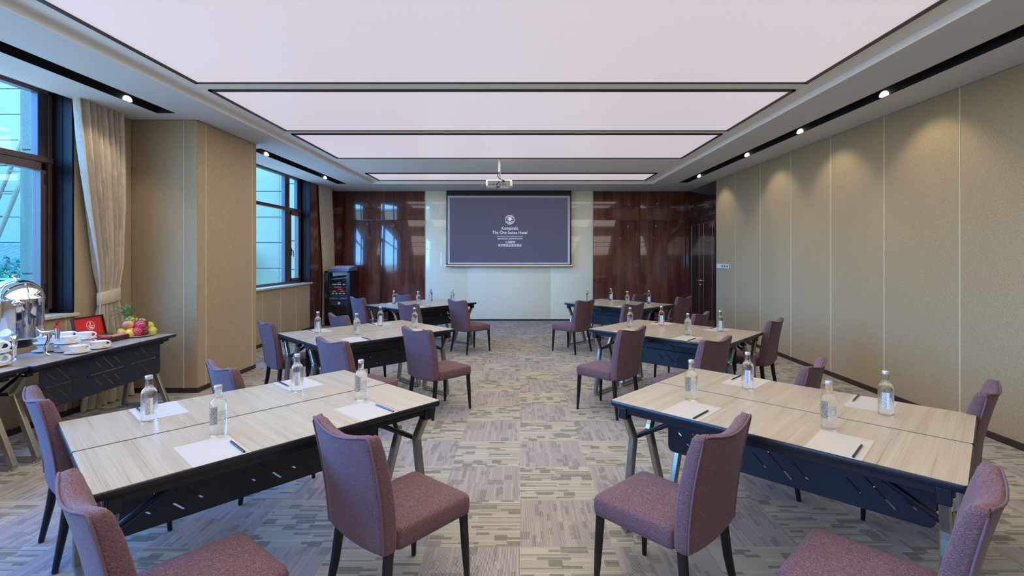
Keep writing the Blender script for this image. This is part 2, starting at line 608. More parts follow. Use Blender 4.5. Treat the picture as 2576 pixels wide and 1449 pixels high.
for (a, b) in ((10.12, 10.868), (10.872, 11.62)):
    d = MB().rbox(XR - 0.0, XR + 0.05, a, b, 0.01, 2.40, 0.003).obj('door_leaf', M['door'], dr)
    mb = MB()
    y0, y1, z0, z1 = a + 0.13, b - 0.13, 0.16, 2.26
    for p, q in (((y0, z0), (y1, z0)), ((y1, z0), (y1, z1)), ((y1, z1), (y0, z1)), ((y0, z1), (y0, z0))):
        mb.rbox(XR - 0.006, XR + 0.002, min(p[0], q[0]) - 0.006, max(p[0], q[0]) + 0.006, min(p[1], q[1]) - 0.006, max(p[1], q[1]) + 0.006, 0.002)
    mb.obj('inlay_trim', M['steel'], d)
mb = MB()
mb.lathe([(0.026, 0), (0.026, 0.008), (0.012, 0.012), (0.011, 0.05)], 16, M=Matrix.Translation((XR, 10.93, 1.0)) @ Matrix.Rotation(-PI / 2, 4, 'Y'))
mb.tube([(XR - 0.05, 10.93, 1.0), (XR - 0.052, 10.99, 1.0), (XR - 0.05, 11.06, 1.0)], 0.009, 8)
mb.lathe([(0.02, 0), (0.02, 0.01), (0.008, 0.02)], 16, M=Matrix.Translation((XR, 10.93, 0.91)) @ Matrix.Rotation(-PI / 2, 4, 'Y'))
mb.tube([(XR - 0.012, 10.93, 0.91), (XR - 0.03, 10.93, 0.91)], 0.012, 8)
mb.obj('door_handle', M['chrome'], dr, smooth=40)

# back wall: walnut left and right, back-painted glass in the middle
GX0, GX1 = -2.267, 1.733
def wood_wall(name, x0, x1, cuts):
    mb = MB()
    mb.box(x0, x1, YB + 0.015, YB + 0.2, 0, CEIL + 0.2)
    xs = [x0] + cuts + [x1]
    for i in range(len(xs) - 1):
        mb.rbox(xs[i] + 0.0015, xs[i + 1] - 0.0015, YB, YB + 0.02, 0.04, 2.403, 0.002)
        mb.rbox(xs[i] + 0.0015, xs[i + 1] - 0.0015, YB, YB + 0.02, 2.407, CEIL, 0.002)
    return struct(mb.obj(name, M['wood'], smooth=40), 'glossy walnut back wall panelling')
wood_wall('wall_back_left', XL - 0.2, GX0 - 0.012, [-3.35])
wood_wall('wall_back_right', GX1 + 0.012, XR + 0.2, [2.87])
mb = MB()
xs = [GX0, -1.26, 0.745, GX1]
for i in range(3):
    for z0, z1 in ((0.045, 2.4045), (2.4055, CEIL)):
        mb.rbox(xs[i] + 0.0006, xs[i + 1] - 0.0006, YB - 0.012, YB + 0.01, z0, z1, 0.0004)
struct(mb.obj('wall_back_glass', M['whiteglass'], smooth=40), 'pale green white glass wall behind the screen')
for i, x in enumerate((GX0 - 0.006, GX1 + 0.006)):
    struct(MB().rbox(x - 0.008, x + 0.008, YB - 0.02, YB + 0.01, 0, CEIL, 0.002).obj('trim_%d' % (i + 1), M['steel']))
struct(MB().rbox(XL, XR, YB - 0.016, YB + 0.01, 0, 0.042, 0.002).obj('baseboard_back', M['baseboard']))
# wall behind the camera
struct(MB().box(XL - 0.4, XR + 0.3, ROOM_Y0 - 0.2, ROOM_Y0, 0, CEIL + 0.2).obj('wall_front', M['cloth']))

# left wall: parapets under the windows, jambs, pillar
SILL = 0.995
def parapet(name, y0, y1, cuts):
    mb = MB()
    mb.box(XL - 0.32, XL - 0.03, y0, y1, 0, SILL - 0.03)
    ys = [y0] + sorted(c for c in cuts if y0 < c < y1) + [y1]
    for i in range(len(ys) - 1):
        cloth_panels(mb, 'x', XL - 0.035, ys[i] + 0.002, ys[i + 1] - 0.002, BB, SILL - 0.03, 1, 0.035)
    w = struct(mb.obj(name, M['cloth'], smooth=40), 'beige upholstered wall below the window')
    mb = MB()
    for c in ys[1:-1]:
        mb.tube([(XL, c, BB), (XL, c, SILL - 0.03)], 0.006, 6)
    if len(ys) > 2: mb.obj('seam_piping', M['seam'], w)
    struct(MB().rbox(XL - 0.03, XL + 0.008, y0, y1, 0, BB, 0.003).obj(name.replace('wall', 'baseboard'), M['baseboard']))
    struct(MB().rbox(WX - 0.03, XL + 0.045, y0 - 0.0, y1 + 0.03, SILL - 0.032, SILL, 0.004).obj(name.replace('wall', 'trim_sill'), M['sill']), 'pale stone window sill')
parapet('wall_left_near', NEAR_WIN[0], NEAR_WIN[1], [4.753 - 0.62 * k for k in range(8)])
parapet('wall_left_far', FAR_WIN[0] - 0.15, FAR_WIN[1], [9.645 - 0.63 * k for k in range(5)])
parapet('wall_left_rear', BACK_WIN[0], BACK_WIN[1], [-1.2, -1.9, -2.6])
def solid_left(name, y0, y1, mat, lab):
    mb = MB()
    mb.box(XL - 0.32, XL - 0.03, y0, y1, 0, CEIL + 0.1)
    cloth_panels(mb, 'x', XL - 0.035, y0, y1, BB, CEIL, 1, 0.035)
    return struct(mb.obj(name, mat, smooth=40), lab)
solid_left('wall_left_pier', NEAR_WIN[1] + 0.012, 5.62, M['cloth'], 'beige upholstered wall beside the near window')
solid_left('wall_left_corner', FAR_WIN[1] + 0.012, YB, M['wood'], 'glossy walnut wall in the far left corner')
solid_left('wall_left_rear_pier', BACK_WIN[1], NEAR_WIN[0], M['cloth'], 'beige upholstered wall')
solid_left('wall_left_end', ROOM_Y0, BACK_WIN[0], M['cloth'], 'beige upholstered wall')
struct(MB().rbox(XL - 0.03, XL + 0.008, NEAR_WIN[1], 5.56, 0, BB, 0.003).obj('baseboard_left_pier', M['baseboard']))
struct(MB().rbox(XL - 0.03, XL + 0.008, FAR_WIN[1], YB, 0, BB, 0.003).obj('baseboard_left_corner', M['baseboard']))
# lacquered jambs (reveals) at the window ends
for i, y in enumerate((NEAR_WIN[1], FAR_WIN[1])):
    j = MB()
    j.rbox(WX - 0.02, WX + 0.07, y - 0.012, y + 0.012, SILL, CEIL + 0.1, 0.002)
    j.rbox(WX + 0.072, WX + 0.13, y - 0.016, y + 0.012, SILL, CEIL + 0.1, 0.002)
    j.rbox(WX + 0.132, XL + 0.004, y - 0.012, y + 0.012, SILL, CEIL + 0.1, 0.002)
    struct(j.obj('trim_jamb_%d' % (i + 1), M['lacquer']), 'dark lacquered window jamb')

PX, PY0, PY1 = -3.65, 5.555, 6.80
mb = MB()
mb.box(XL - 0.3, PX - 0.03, PY0 + 0.03, PY1 - 0.03, 0, CEIL + 0.1)
for (a, b) in ((XL, -3.81), (-3.81, PX - 0.002)):
    mb.rbox(a + 0.001, b - 0.001, PY0, PY0 + 0.04, BB, CEIL - 0.001, 0.012, 3)
for (a, b) in ((PY0 + 0.002, 5.71), (5.71, 6.694), (6.694, PY1)):
    mb.rbox(PX - 0.04, PX, a + 0.001, b - 0.001, BB, CEIL - 0.001, 0.012, 3)
mb.rbox(XL, PX - 0.002, PY1 - 0.04, PY1, BB, CEIL, 0.012, 3)
w = struct(mb.obj('wall_left_pillar', M['cloth'], smooth=40), 'beige upholstered pillar between the windows')
mb = MB()
mb.tube([(-3.81, PY0 + 0.004, BB), (-3.81, PY0 + 0.004, CEIL)], 0.006, 6)
for y in (5.71, 6.694):
    mb.tube([(PX - 0.004, y, BB), (PX - 0.004, y, CEIL)], 0.006, 6)
mb.obj('seam_piping', M['seam'], w, smooth=60)
struct(MB().rbox(XL, PX - 0.006, PY0 + 0.006, PY1 - 0.006, 0, BB, 0.003).obj('baseboard_left_pillar', M['baseboard']))

# ceiling: lower soffit ring with light slots around a raised tray
TX0, TX1, TY1 = -3.20, 2.84, 10.56
SL = (-3.92, -3.72); SR = (3.345, 3.53)
TH = 0.30
def ceilbox(mb, x0, x1, y0, y1): mb.box(x0, x1, y0, y1, CEIL, CEIL + TH)
mb = MB()
ceilbox(mb, TX0, TX1, TY1, YB + 0.02)                     # far strip
ceilbox(mb, TX0, TX1, ROOM_Y0, -2.9)
# right side with its slot
ceilbox(mb, TX1, SR[0], ROOM_Y0, YB + 0.02)
ceilbox(mb, SR[1], XR + 0.05, ROOM_Y0, YB + 0.02)
ceilbox(mb, SR[0], SR[1], 10.36, YB + 0.02)
# left side with two slots
ceilbox(mb, SL[1], TX0, ROOM_Y0, YB + 0.02)
ceilbox(mb, XL + 0.0, SL[0], ROOM_Y0, YB + 0.02)
ceilbox(mb, SL[0], SL[1], 5.30, 7.06)
ceilbox(mb, SL[0], SL[1], 10.55, YB + 0.02)
mb.box(WX - 0.1, XL, ROOM_Y0, YB, CEIL + 0.06, CEIL + TH)   # pocket above the windows
s = struct(mb.obj('ceiling_soffit', M['ceil']), 'grey white lower ceiling around the luminous tray')
# tray ceiling with openings is simply the plane above the panels
struct(MB().box(TX0 - 0.01, TX1 + 0.01, -2.91, TY1 + 0.01, TRAY, TRAY + 0.1).obj('ceiling', flat('tray_lit_tone', srgb(232, 230, 222), 0.9, var=0.01, scale=3)), 'raised ceiling tray')  # tray colour raised above the soffit's to carry the light beside the panels
def slot(name, x0, x1, y0, y1):
    mb = MB()
    t = 0.004
    mb.box(x0, x0 + t, y0, y1, CEIL - 0.001, CEIL + 0.16)
    mb.box(x1 - t, x1, y0, y1, CEIL - 0.001, CEIL + 0.16)
    mb.box(x0, x1, y0, y0 + t, CEIL - 0.001, CEIL + 0.16)
    mb.box(x0, x1, y1 - t, y1, CEIL - 0.001, CEIL + 0.16)
    mb.box(x0, x1, y0, y1, CEIL + 0.15, CEIL + 0.16)
    o = mb.obj(name, M['slotblack'])
    return struct(o, 'black recessed lighting slot')
slot('trim_slot_1', SR[0], SR[1], ROOM_Y0 + 0.1, 10.36)
slot('trim_slot_2', SL[0], SL[1], ROOM_Y0 + 0.1, 5.30)
slot('trim_slot_3', SL[0], SL[1], 7.06, 10.55)

def downlight(x, y, label, tilt):
    t = thing('recessed_downlight', label, 'downlight', (x, y, CEIL + 0.10), 0, 'downlights in the ceiling slots')
    MB().lathe([(0.050, 0.045), (0.050, -0.03), (0.046, -0.032), (0.044, -0.01)], 20).obj('housing', M['slotblack'], t, smooth=40)
    # emissive half-dome standing in for the lamp's light pool on the slot's outer side
    mb = MB()
    xo = (0.040 if x > 0 else -0.040)
    prof = [(0.046 * math.cos(PI / 2 * k / 8) + 0.0002, -0.099 + 0.052 * math.sin(PI / 2 * k / 8)) for k in range(9)]
    mb.lathe(prof, 20, c=(xo, 0, 0))
    mb.obj('wall_glow', M['slot_glow'], t, smooth=80)
    ld = bpy.data.lights.new('downlight_beam', 'SPOT')
    ld.energy = SPOT_W
    ld.color = (1.0, 0.86, 0.66)
    ld.spot_size = math.radians(95)
    ld.spot_blend = 0.6
    ld.shadow_soft_size = 0.04
    lo = bpy.data.objects.new('downlight_beam', ld)
    lo.location = (x, y, CEIL - 0.01)
    lo.rotation_euler = (0, tilt, 0)
    COL.objects.link(lo)
for y, w_ in ((0.3, 'out of view beside the camera'), (2.6, 'first in the right hand slot'), (4.74, 'nearest visible one above the right hand wall'), (6.16, 'second visible one, right hand wall'), (7.60, 'third visible one above the right hand wall'), (9.63, 'farthest, near the door')):
    downlight(3.480, y, 'small glowing downlight in the black slot, ' + w_, -0.45)
for y, w_ in ((0.6, 'out of view at the left'), (2.7, 'beside the near window'), (4.88, 'just before the pillar'), (7.55, 'beyond the pillar'), (9.82, 'nearest the far left corner')):
    downlight(-3.872, y, 'small glowing downlight in the left ceiling slot, ' + w_, 0.3)

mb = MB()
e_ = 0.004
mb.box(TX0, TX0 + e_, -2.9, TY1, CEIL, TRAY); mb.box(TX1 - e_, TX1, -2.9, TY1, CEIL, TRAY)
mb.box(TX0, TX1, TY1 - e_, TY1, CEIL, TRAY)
struct(mb.obj('trim_tray_edge', flat('tray_edge_lit_tone', srgb(246, 242, 234), 0.5, var=0.0)), 'step around the raised ceiling tray, light painted into its white')  # brightness of the lit step face put into its colour
# luminous ceiling panels
LX0, LX1 = -2.993, 2.645
rows_ = [(-2.6, -1.0, 'rearmost luminous ceiling panel behind the camera'), (-0.8, 2.80, 'luminous ceiling panel above the camera'),
         (2.92, 4.526, 'huge nearest luminous ceiling panel at the top of the view'), (4.71, 6.25, 'second wide luminous ceiling panel with dark frame'),
         (6.415, 8.01, 'third luminous ceiling panel just before the projector pole'), (9.47, 10.37, 'narrow farthest luminous ceiling panel behind the projector')]
# the nearest visible panel runs on without a joint over the camera
rows_[1:3] = [(-0.8, 4.526, 'huge nearest luminous ceiling panel at the top of the view')]
for y0, y1, lab in rows_:
    t = thing('ceiling_light_panel', lab, 'ceiling light', ((LX0 + LX1) / 2, (y0 + y1) / 2, TRAY), 0, 'luminous ceiling panels')
    hx, hy = (LX1 - LX0) / 2, (y1 - y0) / 2
    fw, fh = 0.035, 0.016
    mb = MB()
    mb.box(-hx, hx, -hy, -hy + fw, -fh, 0)
    mb.box(-hx, hx, hy - fw * 0.6, hy, -fh, 0)
    mb.box(-hx, -hx + fw, -hy, hy, -fh, 0)
    mb.box(hx - fw, hx, -hy, hy, -fh, 0)
    mb.obj('frame', M['frame_bronze'], t)
    MB().box(-hx + fw, hx - fw, -hy + fw, hy - fw * 0.6, -0.006, -0.001).obj('diffuser', M['panel'], t)
    ld = bpy.data.lights.new('panel_fill_lamp', 'AREA')  # fill added on top of the diffuser's own glow, unseen by the camera
    ld.shape = 'RECTANGLE'
    ld.size, ld.size_y = 2 * hx - 0.1, 2 * hy - 0.1
    ld.energy = PANEL_FILL * ld.size * ld.size_y * PI
    ld.color = (1.0, 0.885, 0.70)
    lo = bpy.data.objects.new('panel_fill_lamp', ld)
    lo.location = ((LX0 + LX1) / 2, (y0 + y1) / 2, TRAY - 0.02)
    COL.objects.link(lo)

# ------------------------------------------------------------------ windows
TR0, TR1 = 2.455, 2.51
def window(name, y0, y1, mulls, casements, lab):
    w = empty_struct(name, lab)
    zb, zt = SILL, CEIL + 0.06
    mb = MB()
    fw = 0.05
    mb.rbox(WX - 0.05, WX + 0.03, y0, y1, zb, zb + 0.045, 0.004)
    mb.rbox(WX - 0.05, WX + 0.03, y0, y1, zt - 0.04, zt, 0.004)
    mb.rbox(WX - 0.05, WX + 0.03, y0, y0 + fw, zb, zt, 0.004)
    mb.rbox(WX - 0.05, WX + 0.03, y1 - fw, y1 - 0.0, zb, zt, 0.004)
    mb.rbox(WX - 0.055, WX + 0.04, y0, y1, TR0, TR1, 0.004)
    mb.obj('window_frame', M['window_frame'], w)
    for m in mulls:
        q = MB()
        q.rbox(WX - 0.05, WX + 0.035, m - 0.028, m + 0.028, zb, zt, 0.004)
        q.obj('mullion', M['window_frame'], w)
        q = MB()
        q.rbox(WX - 0.045, WX + 0.028, m - 0.15, m - 0.03, zb + 0.04, zt - 0.03, 0.004)
        q.obj('mullion_cover', M['window_blue'], w)
    q = MB()
    q.rbox(WX - 0.045, WX + 0.024, y1 - 0.15, y1 - 0.048, TR1 - 0.002, zt - 0.03, 0.004)
    q.rbox(WX - 0.045, WX + 0.010, y1 - 0.10, y1 - 0.048, zb + 0.04, TR0 + 0.002, 0.004)
    q.obj('mullion_cover', M['window_blue'], w)
    for (a, b) in casements:
        c = MB()
        s_ = 0.052
        c.rbox(WX - 0.04, WX + 0.045, a, a + s_, zb + 0.05, TR0 - 0.01, 0.004)
        c.rbox(WX - 0.04, WX + 0.045, b - s_, b, zb + 0.05, TR0 - 0.01, 0.004)
        c.rbox(WX - 0.04, WX + 0.045, a, b, zb + 0.05, zb + 0.05 + s_, 0.004)
        c.rbox(WX - 0.04, WX + 0.045, a, b, TR0 - 0.01 - s_ - 0.02, TR0 - 0.01, 0.004)
        co = c.obj('casement', M['window_frame'], w)
        h = MB()
        h.rbox(WX + 0.045, WX + 0.06, a + 0.015, a + 0.04, 1.56, 1.70, 0.003)
        h.tube([(WX + 0.055, a + 0.027, 1.66), (WX + 0.085, a + 0.027, 1.66), (WX + 0.09, a + 0.027, 1.64), (WX + 0.09, a + 0.04, 1.53)], 0.008, 8)
        h.obj('handle', M['black'], co)
        g = MB()
        for z in (1.2, 2.25):
            g.rbox(WX + 0.045, WX + 0.058, b - 0.02, b + 0.006, z, z + 0.09, 0.003)
        g.obj('hinge', M['black'], co)
        MB().box(WX - 0.012, WX - 0.006, a + s_, b - s_, zb + 0.05 + s_, TR0 - 0.03 - s_).obj('pane', M['pane'], co)
    bays = [y0 + 0.05] + list(mulls) + [y1 - 0.05]
    for i in range(len(bays) - 1):
        a, b = bays[i] + 0.01, bays[i + 1] - 0.01
        MB().box(WX - 0.02, WX - 0.014, a, b, TR1 - 0.005, zt - 0.035).obj('pane', M['pane'], w)
        if not any(abs((p + q) / 2 - (a + b) / 2) < 0.2 for p, q in casements):
            MB().box(WX - 0.02, WX - 0.014, a, b, zb + 0.04, TR0 + 0.005).obj('pane', M['pane'], w)
    return w
window('window_1', NEAR_WIN[0], NEAR_WIN[1], [1.9, 3.4], [(3.94, 4.74)], 'tall near window with brown casement')
window('window_2', FAR_WIN[0] - 0.1, FAR_WIN[1], [8.0, 9.74], [(9.775, 10.19)], 'tall far window with brown casement beside the corner')
window('window_3', BACK_WIN[0], BACK_WIN[1], [-1.9], [], 'rear window out of view')

# ------------------------------------------------------------------ curtains
def curtain(prof_l, prof_r, xc, amp, n, label, tie=None, z_top=CEIL + 0.04):
    """prof: list of (z, y) from the floor up; pleats run across"""
    def interp(pf, z):
        for i in range(len(pf) - 1):
            if pf[i][0] <= z <= pf[i + 1][0]:
                t = (z - pf[i][0]) / (pf[i + 1][0] - pf[i][0])
                t = t * t * (3 - 2 * t) if False else t
                return pf[i][1] + (pf[i + 1][1] - pf[i][1]) * t
        return pf[-1][1]
    NU, NV = n * 10, 46
    th = 0.006
    front, back = [], []
    z0 = prof_l[0][0]
    for j in range(NV + 1):
        z = z0 + (z_top - z0) * j / NV
        a, b = interp(prof_l, z), interp(prof_r, z)
        squeeze = 1.0
        if tie and abs(z - tie) < 0.3:
            squeeze = 0.35 + 0.65 * abs(z - tie) / 0.3
        rf, rb = [], []
        for i in range(NU + 1):
            u = i / NU
            uu = u + 0.012 * math.sin(7 * u + 3 * z) * math.sin(PI * u)
            ph = uu * n * 2 * PI + 0.5 * math.sin(1.7 * z + 4 * u)
            x = xc + amp * squeeze * (math.sin(ph) + 0.25 * math.sin(2.3 * ph + 1))
            y = a + (b - a) * u
            rf.append((x + th / 2, y, z)); rb.append((x - th / 2, y, z))
        front.append(rf); back.append(rb)
    mb = MB()
    loops = [front[j] + back[j][::-1] for j in range(NV + 1)]
    mb.loft(loops)
    t = thing('curtain', label, 'curtain')
    mb.obj('drape', M['curtain'], t, smooth=60)
    if tie:
        a, b = interp(prof_l, tie), interp(prof_r, tie)
        lp = []
        for dz, ex in ((-0.065, 0.0), (-0.06, 0.006), (0.06, 0.006), (0.065, 0.0)):
            l = []
            for k in range(28):
                tt = 2 * PI * k / 28
                l.append((xc + (amp * 0.55 + 0.012 + ex) * math.cos(tt), (a + b) / 2 + ((b - a) / 2 + 0.008 + ex) * math.sin(tt), tie + dz + 0.02 * math.sin(tt)))
            lp.append(l)
        MB().loft(lp).obj('tie_band', M['curtain'], t, smooth=60)
    return t
curtain([(0.02, 4.82), (0.5, 4.93), (1.05, 5.03), (1.2, 5.03), (1.5, 4.98), (2.1, 4.88), (2.7, 4.80), (3.2, 4.75)],
        [(0.02, 5.50), (0.5, 5.42), (1.05, 5.29), (1.2, 5.29), (1.5, 5.33), (2.1, 5.37), (2.7, 5.37), (3.2, 5.35)],
        -4.320, 0.044, 8, 'long beige curtain tied back beside the upholstered pillar', tie=1.13)
curtain([(0.02, 10.80), (1.0, 10.84), (1.25, 10.82), (2.2, 10.72), (3.2, 10.62)],
        [(0.02, 11.55), (1.0, 11.56), (1.25, 11.55), (2.2, 11.45), (3.2, 11.36)],
        -4.358, 0.018, 8, 'narrow beige curtain in the far left corner behind the equipment rack')

# ------------------------------------------------------------------ tables
TL, TW, TZ = 1.50, 0.546, 0.742
GR = {  # table pair centres and angles
    'L1': (-1.3567, 2.5860, 0.8296), 'R1': (1.4254, 2.6448, -0.7700), 'L2': (-1.6400, 5.3015, 0.7901),
    'R2': (1.6743, 5.3500, -0.7546), 'L3': (-1.6573, 8.3378, 0.8737), 'R3': (1.6739, 8.3537, -0.7887)}
def build_table(label, loc, rz, skirt='skirt', group=None):
    t = thing('folding_training_table', label, 'table', loc, rz, group)
    # top: pale laminate slab inlaid in a dark bullnose edge
    def rr(hx, hy, r, z, n=5):
        l = []
        for cx_, cy_, a0 in ((hx - r, hy - r, 0), (-hx + r, hy - r, PI / 2), (-hx + r, -hy + r, PI), (hx - r, -hy + r, 3 * PI / 2)):
            for k in range(n + 1):
                a = a0 + PI / 2 * k / n
                l.append((cx_ + r * math.cos(a), cy_ + r * math.sin(a), z))
        return l
    hx, hy = TL / 2, TW / 2
    mb = MB()
    mb.loft([rr(hx - 0.012, hy - 0.012, 0.012, TZ - 0.034), rr(hx - 0.003, hy - 0.003, 0.014, TZ - 0.030), rr(hx, hy, 0.016, TZ - 0.018), rr(hx - 0.001, hy - 0.001, 0.015, TZ - 0.006), rr(hx - 0.004, hy - 0.004, 0.013, TZ - 0.0015)])
    mb.obj('edge_band', M['black'], t, smooth=40)
    MB().loft([rr(hx - 0.005, hy - 0.005, 0.012, TZ - 0.004), rr(hx - 0.005, hy - 0.005, 0.012, TZ)]).obj('tabletop', M['laminate'], t)
    # under frame rails
    mb = MB()
    for y in (-0.235, 0.205):
        mb.rbox(-0.71, 0.71, y - 0.012, y + 0.012, TZ - 0.066, TZ - 0.03, 0.003)
    for x in (-0.70, 0.70):
        mb.rbox(x - 0.012, x + 0.012, -0.235, 0.205, TZ - 0.066, TZ - 0.03, 0.003)
    mb.obj('under_frame', M['black'], t)
    for sgn in (-1, 1):
        x = sgn * 0.68
        # the folding end frame: two kinked legs joined by a foot bar
        for tag_, top, hin, foot in (('outer', -0.226, -0.138, -0.222), ('inner', 0.138, 0.035, 0.222)):
            l = MB()
            l.beam([(x, top, 0.672), (x, hin + (top - hin) * 0.12, 0.535), (x, hin, 0.505)], 0.036, 0.045)
            l.beam([(x, hin, 0.53), (x, hin + (foot - hin) * 0.08, 0.48), (x, foot, 0.034)], 0.038, 0.046)
            lg = l.obj('leg', M['leg_metal'], t)
            b = MB()
            b.rbox(x - 0.024, x + 0.024, top - 0.03, top + 0.03, 0.645, TZ - 0.034, 0.005)
            br = b.obj('bracket', M['black'], lg)
            for (yy, zz, off) in ((top, 0.672, 0.024), (hin, 0.515, 0.019)):
                Mx = Matrix.Translation((x + sgn * off, yy, zz)) @ Matrix.Rotation(sgn * PI / 2, 4, 'Y')
                MB().lathe([(0.011, 0.0), (0.011, 0.004), (0.006, 0.007)], 12, M=Mx).obj('bolt', M['chrome'], lg, smooth=40)
        f = MB()
        f.beam([(x, -0.235, 0.028), (x, 0.235, 0.028)], 0.038, 0.022)
        fb = f.obj('foot_bar', M['leg_metal'], t)
        for y in (-0.2, 0.2):
            MB().lathe([(0.014, 0.0), (0.016, 0.004), (0.010, 0.012), (0.006, 0.018)], 12, c=(x, y, 0)).obj('levelling_foot', M['chrome'], fb, smooth=40)
        c = MB()
        c.tube([(x, -0.138, 0.51), (x, 0.035, 0.51)], 0.013, 10)
        c.tube([(x, -0.09, 0.51), (x - sgn * 0.33, -0.09, 0.70)], 0.014, 10)
        c.obj('folding_brace', M['black'], t, smooth=40)
    # drop-down modesty panel, hinged half way
    py = TW / 2 - 0.09
    p = MB()
    p.box(-0.63, 0.63, py - 0.001, py + 0.001, 0.536, 0.70)
    o1 = p.obj('modesty_panel', M[skirt], t)
    p = MB()
    r = 0.035
    out = [(-0.63, 0.528), (0.63, 0.528)]
    for k in range(6):
        a = -PI / 2 * k / 5
        out.append((0.63 - r + r * math.cos(a), 0.36 + r + r * math.sin(a)))
    for k in range(6):
        a = -PI / 2 - PI / 2 * k / 5
        out.append((-0.63 + r + r * math.cos(a), 0.36 + r + r * math.sin(a)))
    n = len(out)
    p.add([(x_, py - 0.001, z_) for x_, z_ in out] + [(x_, py + 0.001, z_) for x_, z_ in out],
          [tuple(range(n)), tuple(range(n, 2 * n))[::-1]] + [(i, (i + 1) % n, n + (i + 1) % n, n + i) for i in range(n)])
    p.obj('modesty_panel', M[skirt], t)
    h = MB()
    for x in (-0.6, -0.2, 0.2, 0.6):
        h.rbox(x - 0.02, x + 0.02, py - 0.004, py + 0.004, 0.518, 0.546, 0.002)
        h.rbox(x - 0.02, x + 0.02, py - 0.004, py + 0.004, 0.69, 0.71, 0.002)
    h.obj('panel_hinge', M['black'], o1)
    return t
PAIR = {'L1': 'nearest left table pair', 'L2': 'middle left table pair', 'L3': 'farthest left table pair',
        'R1': 'nearest right table pair', 'R2': 'middle right table pair', 'R3': 'farthest right table pair'}
def gpt(g, u, v, z=0.0):
    X, Y, a = GR[g]
    return (X + u * math.cos(a) - v * math.sin(a), Y + u * math.sin(a) + v * math.cos(a), z)
proto = None
TG = 'pale training tables set in angled pairs'
for g in GR:
    a = GR[g][2]
    for v, ra, nm in ((-0.2742, 0, 'camera side half'), (0.2742, PI, 'far side half')):
        lab = 'pale topped folding table, %s of the %s' % (nm, PAIR[g])
        p = gpt(g, 0, v)
        if proto is None:
            proto = build_table(lab, p, a + ra, 'skirt', TG)
        else:
            dup(proto, p, a + ra, lab, TG)
rt = build_table('pale topped folding table holding tea box, fruit and stacked cups by the pillar', (-3.856, 4.378, 0), -PI / 2, 'skirt2', 'refreshment tables along the left wall')
rt2 = dup(rt, (-3.885, 2.87, 0), -PI / 2, 'pale topped folding table at the left edge under the steel urn', 'refreshment tables along the left wall')
for ch in [c for c in rt2.children if c.name.startswith('modesty_panel')]:
    for c2 in list(ch.children): bpy.data.objects.remove(c2)
    bpy.data.objects.remove(ch)

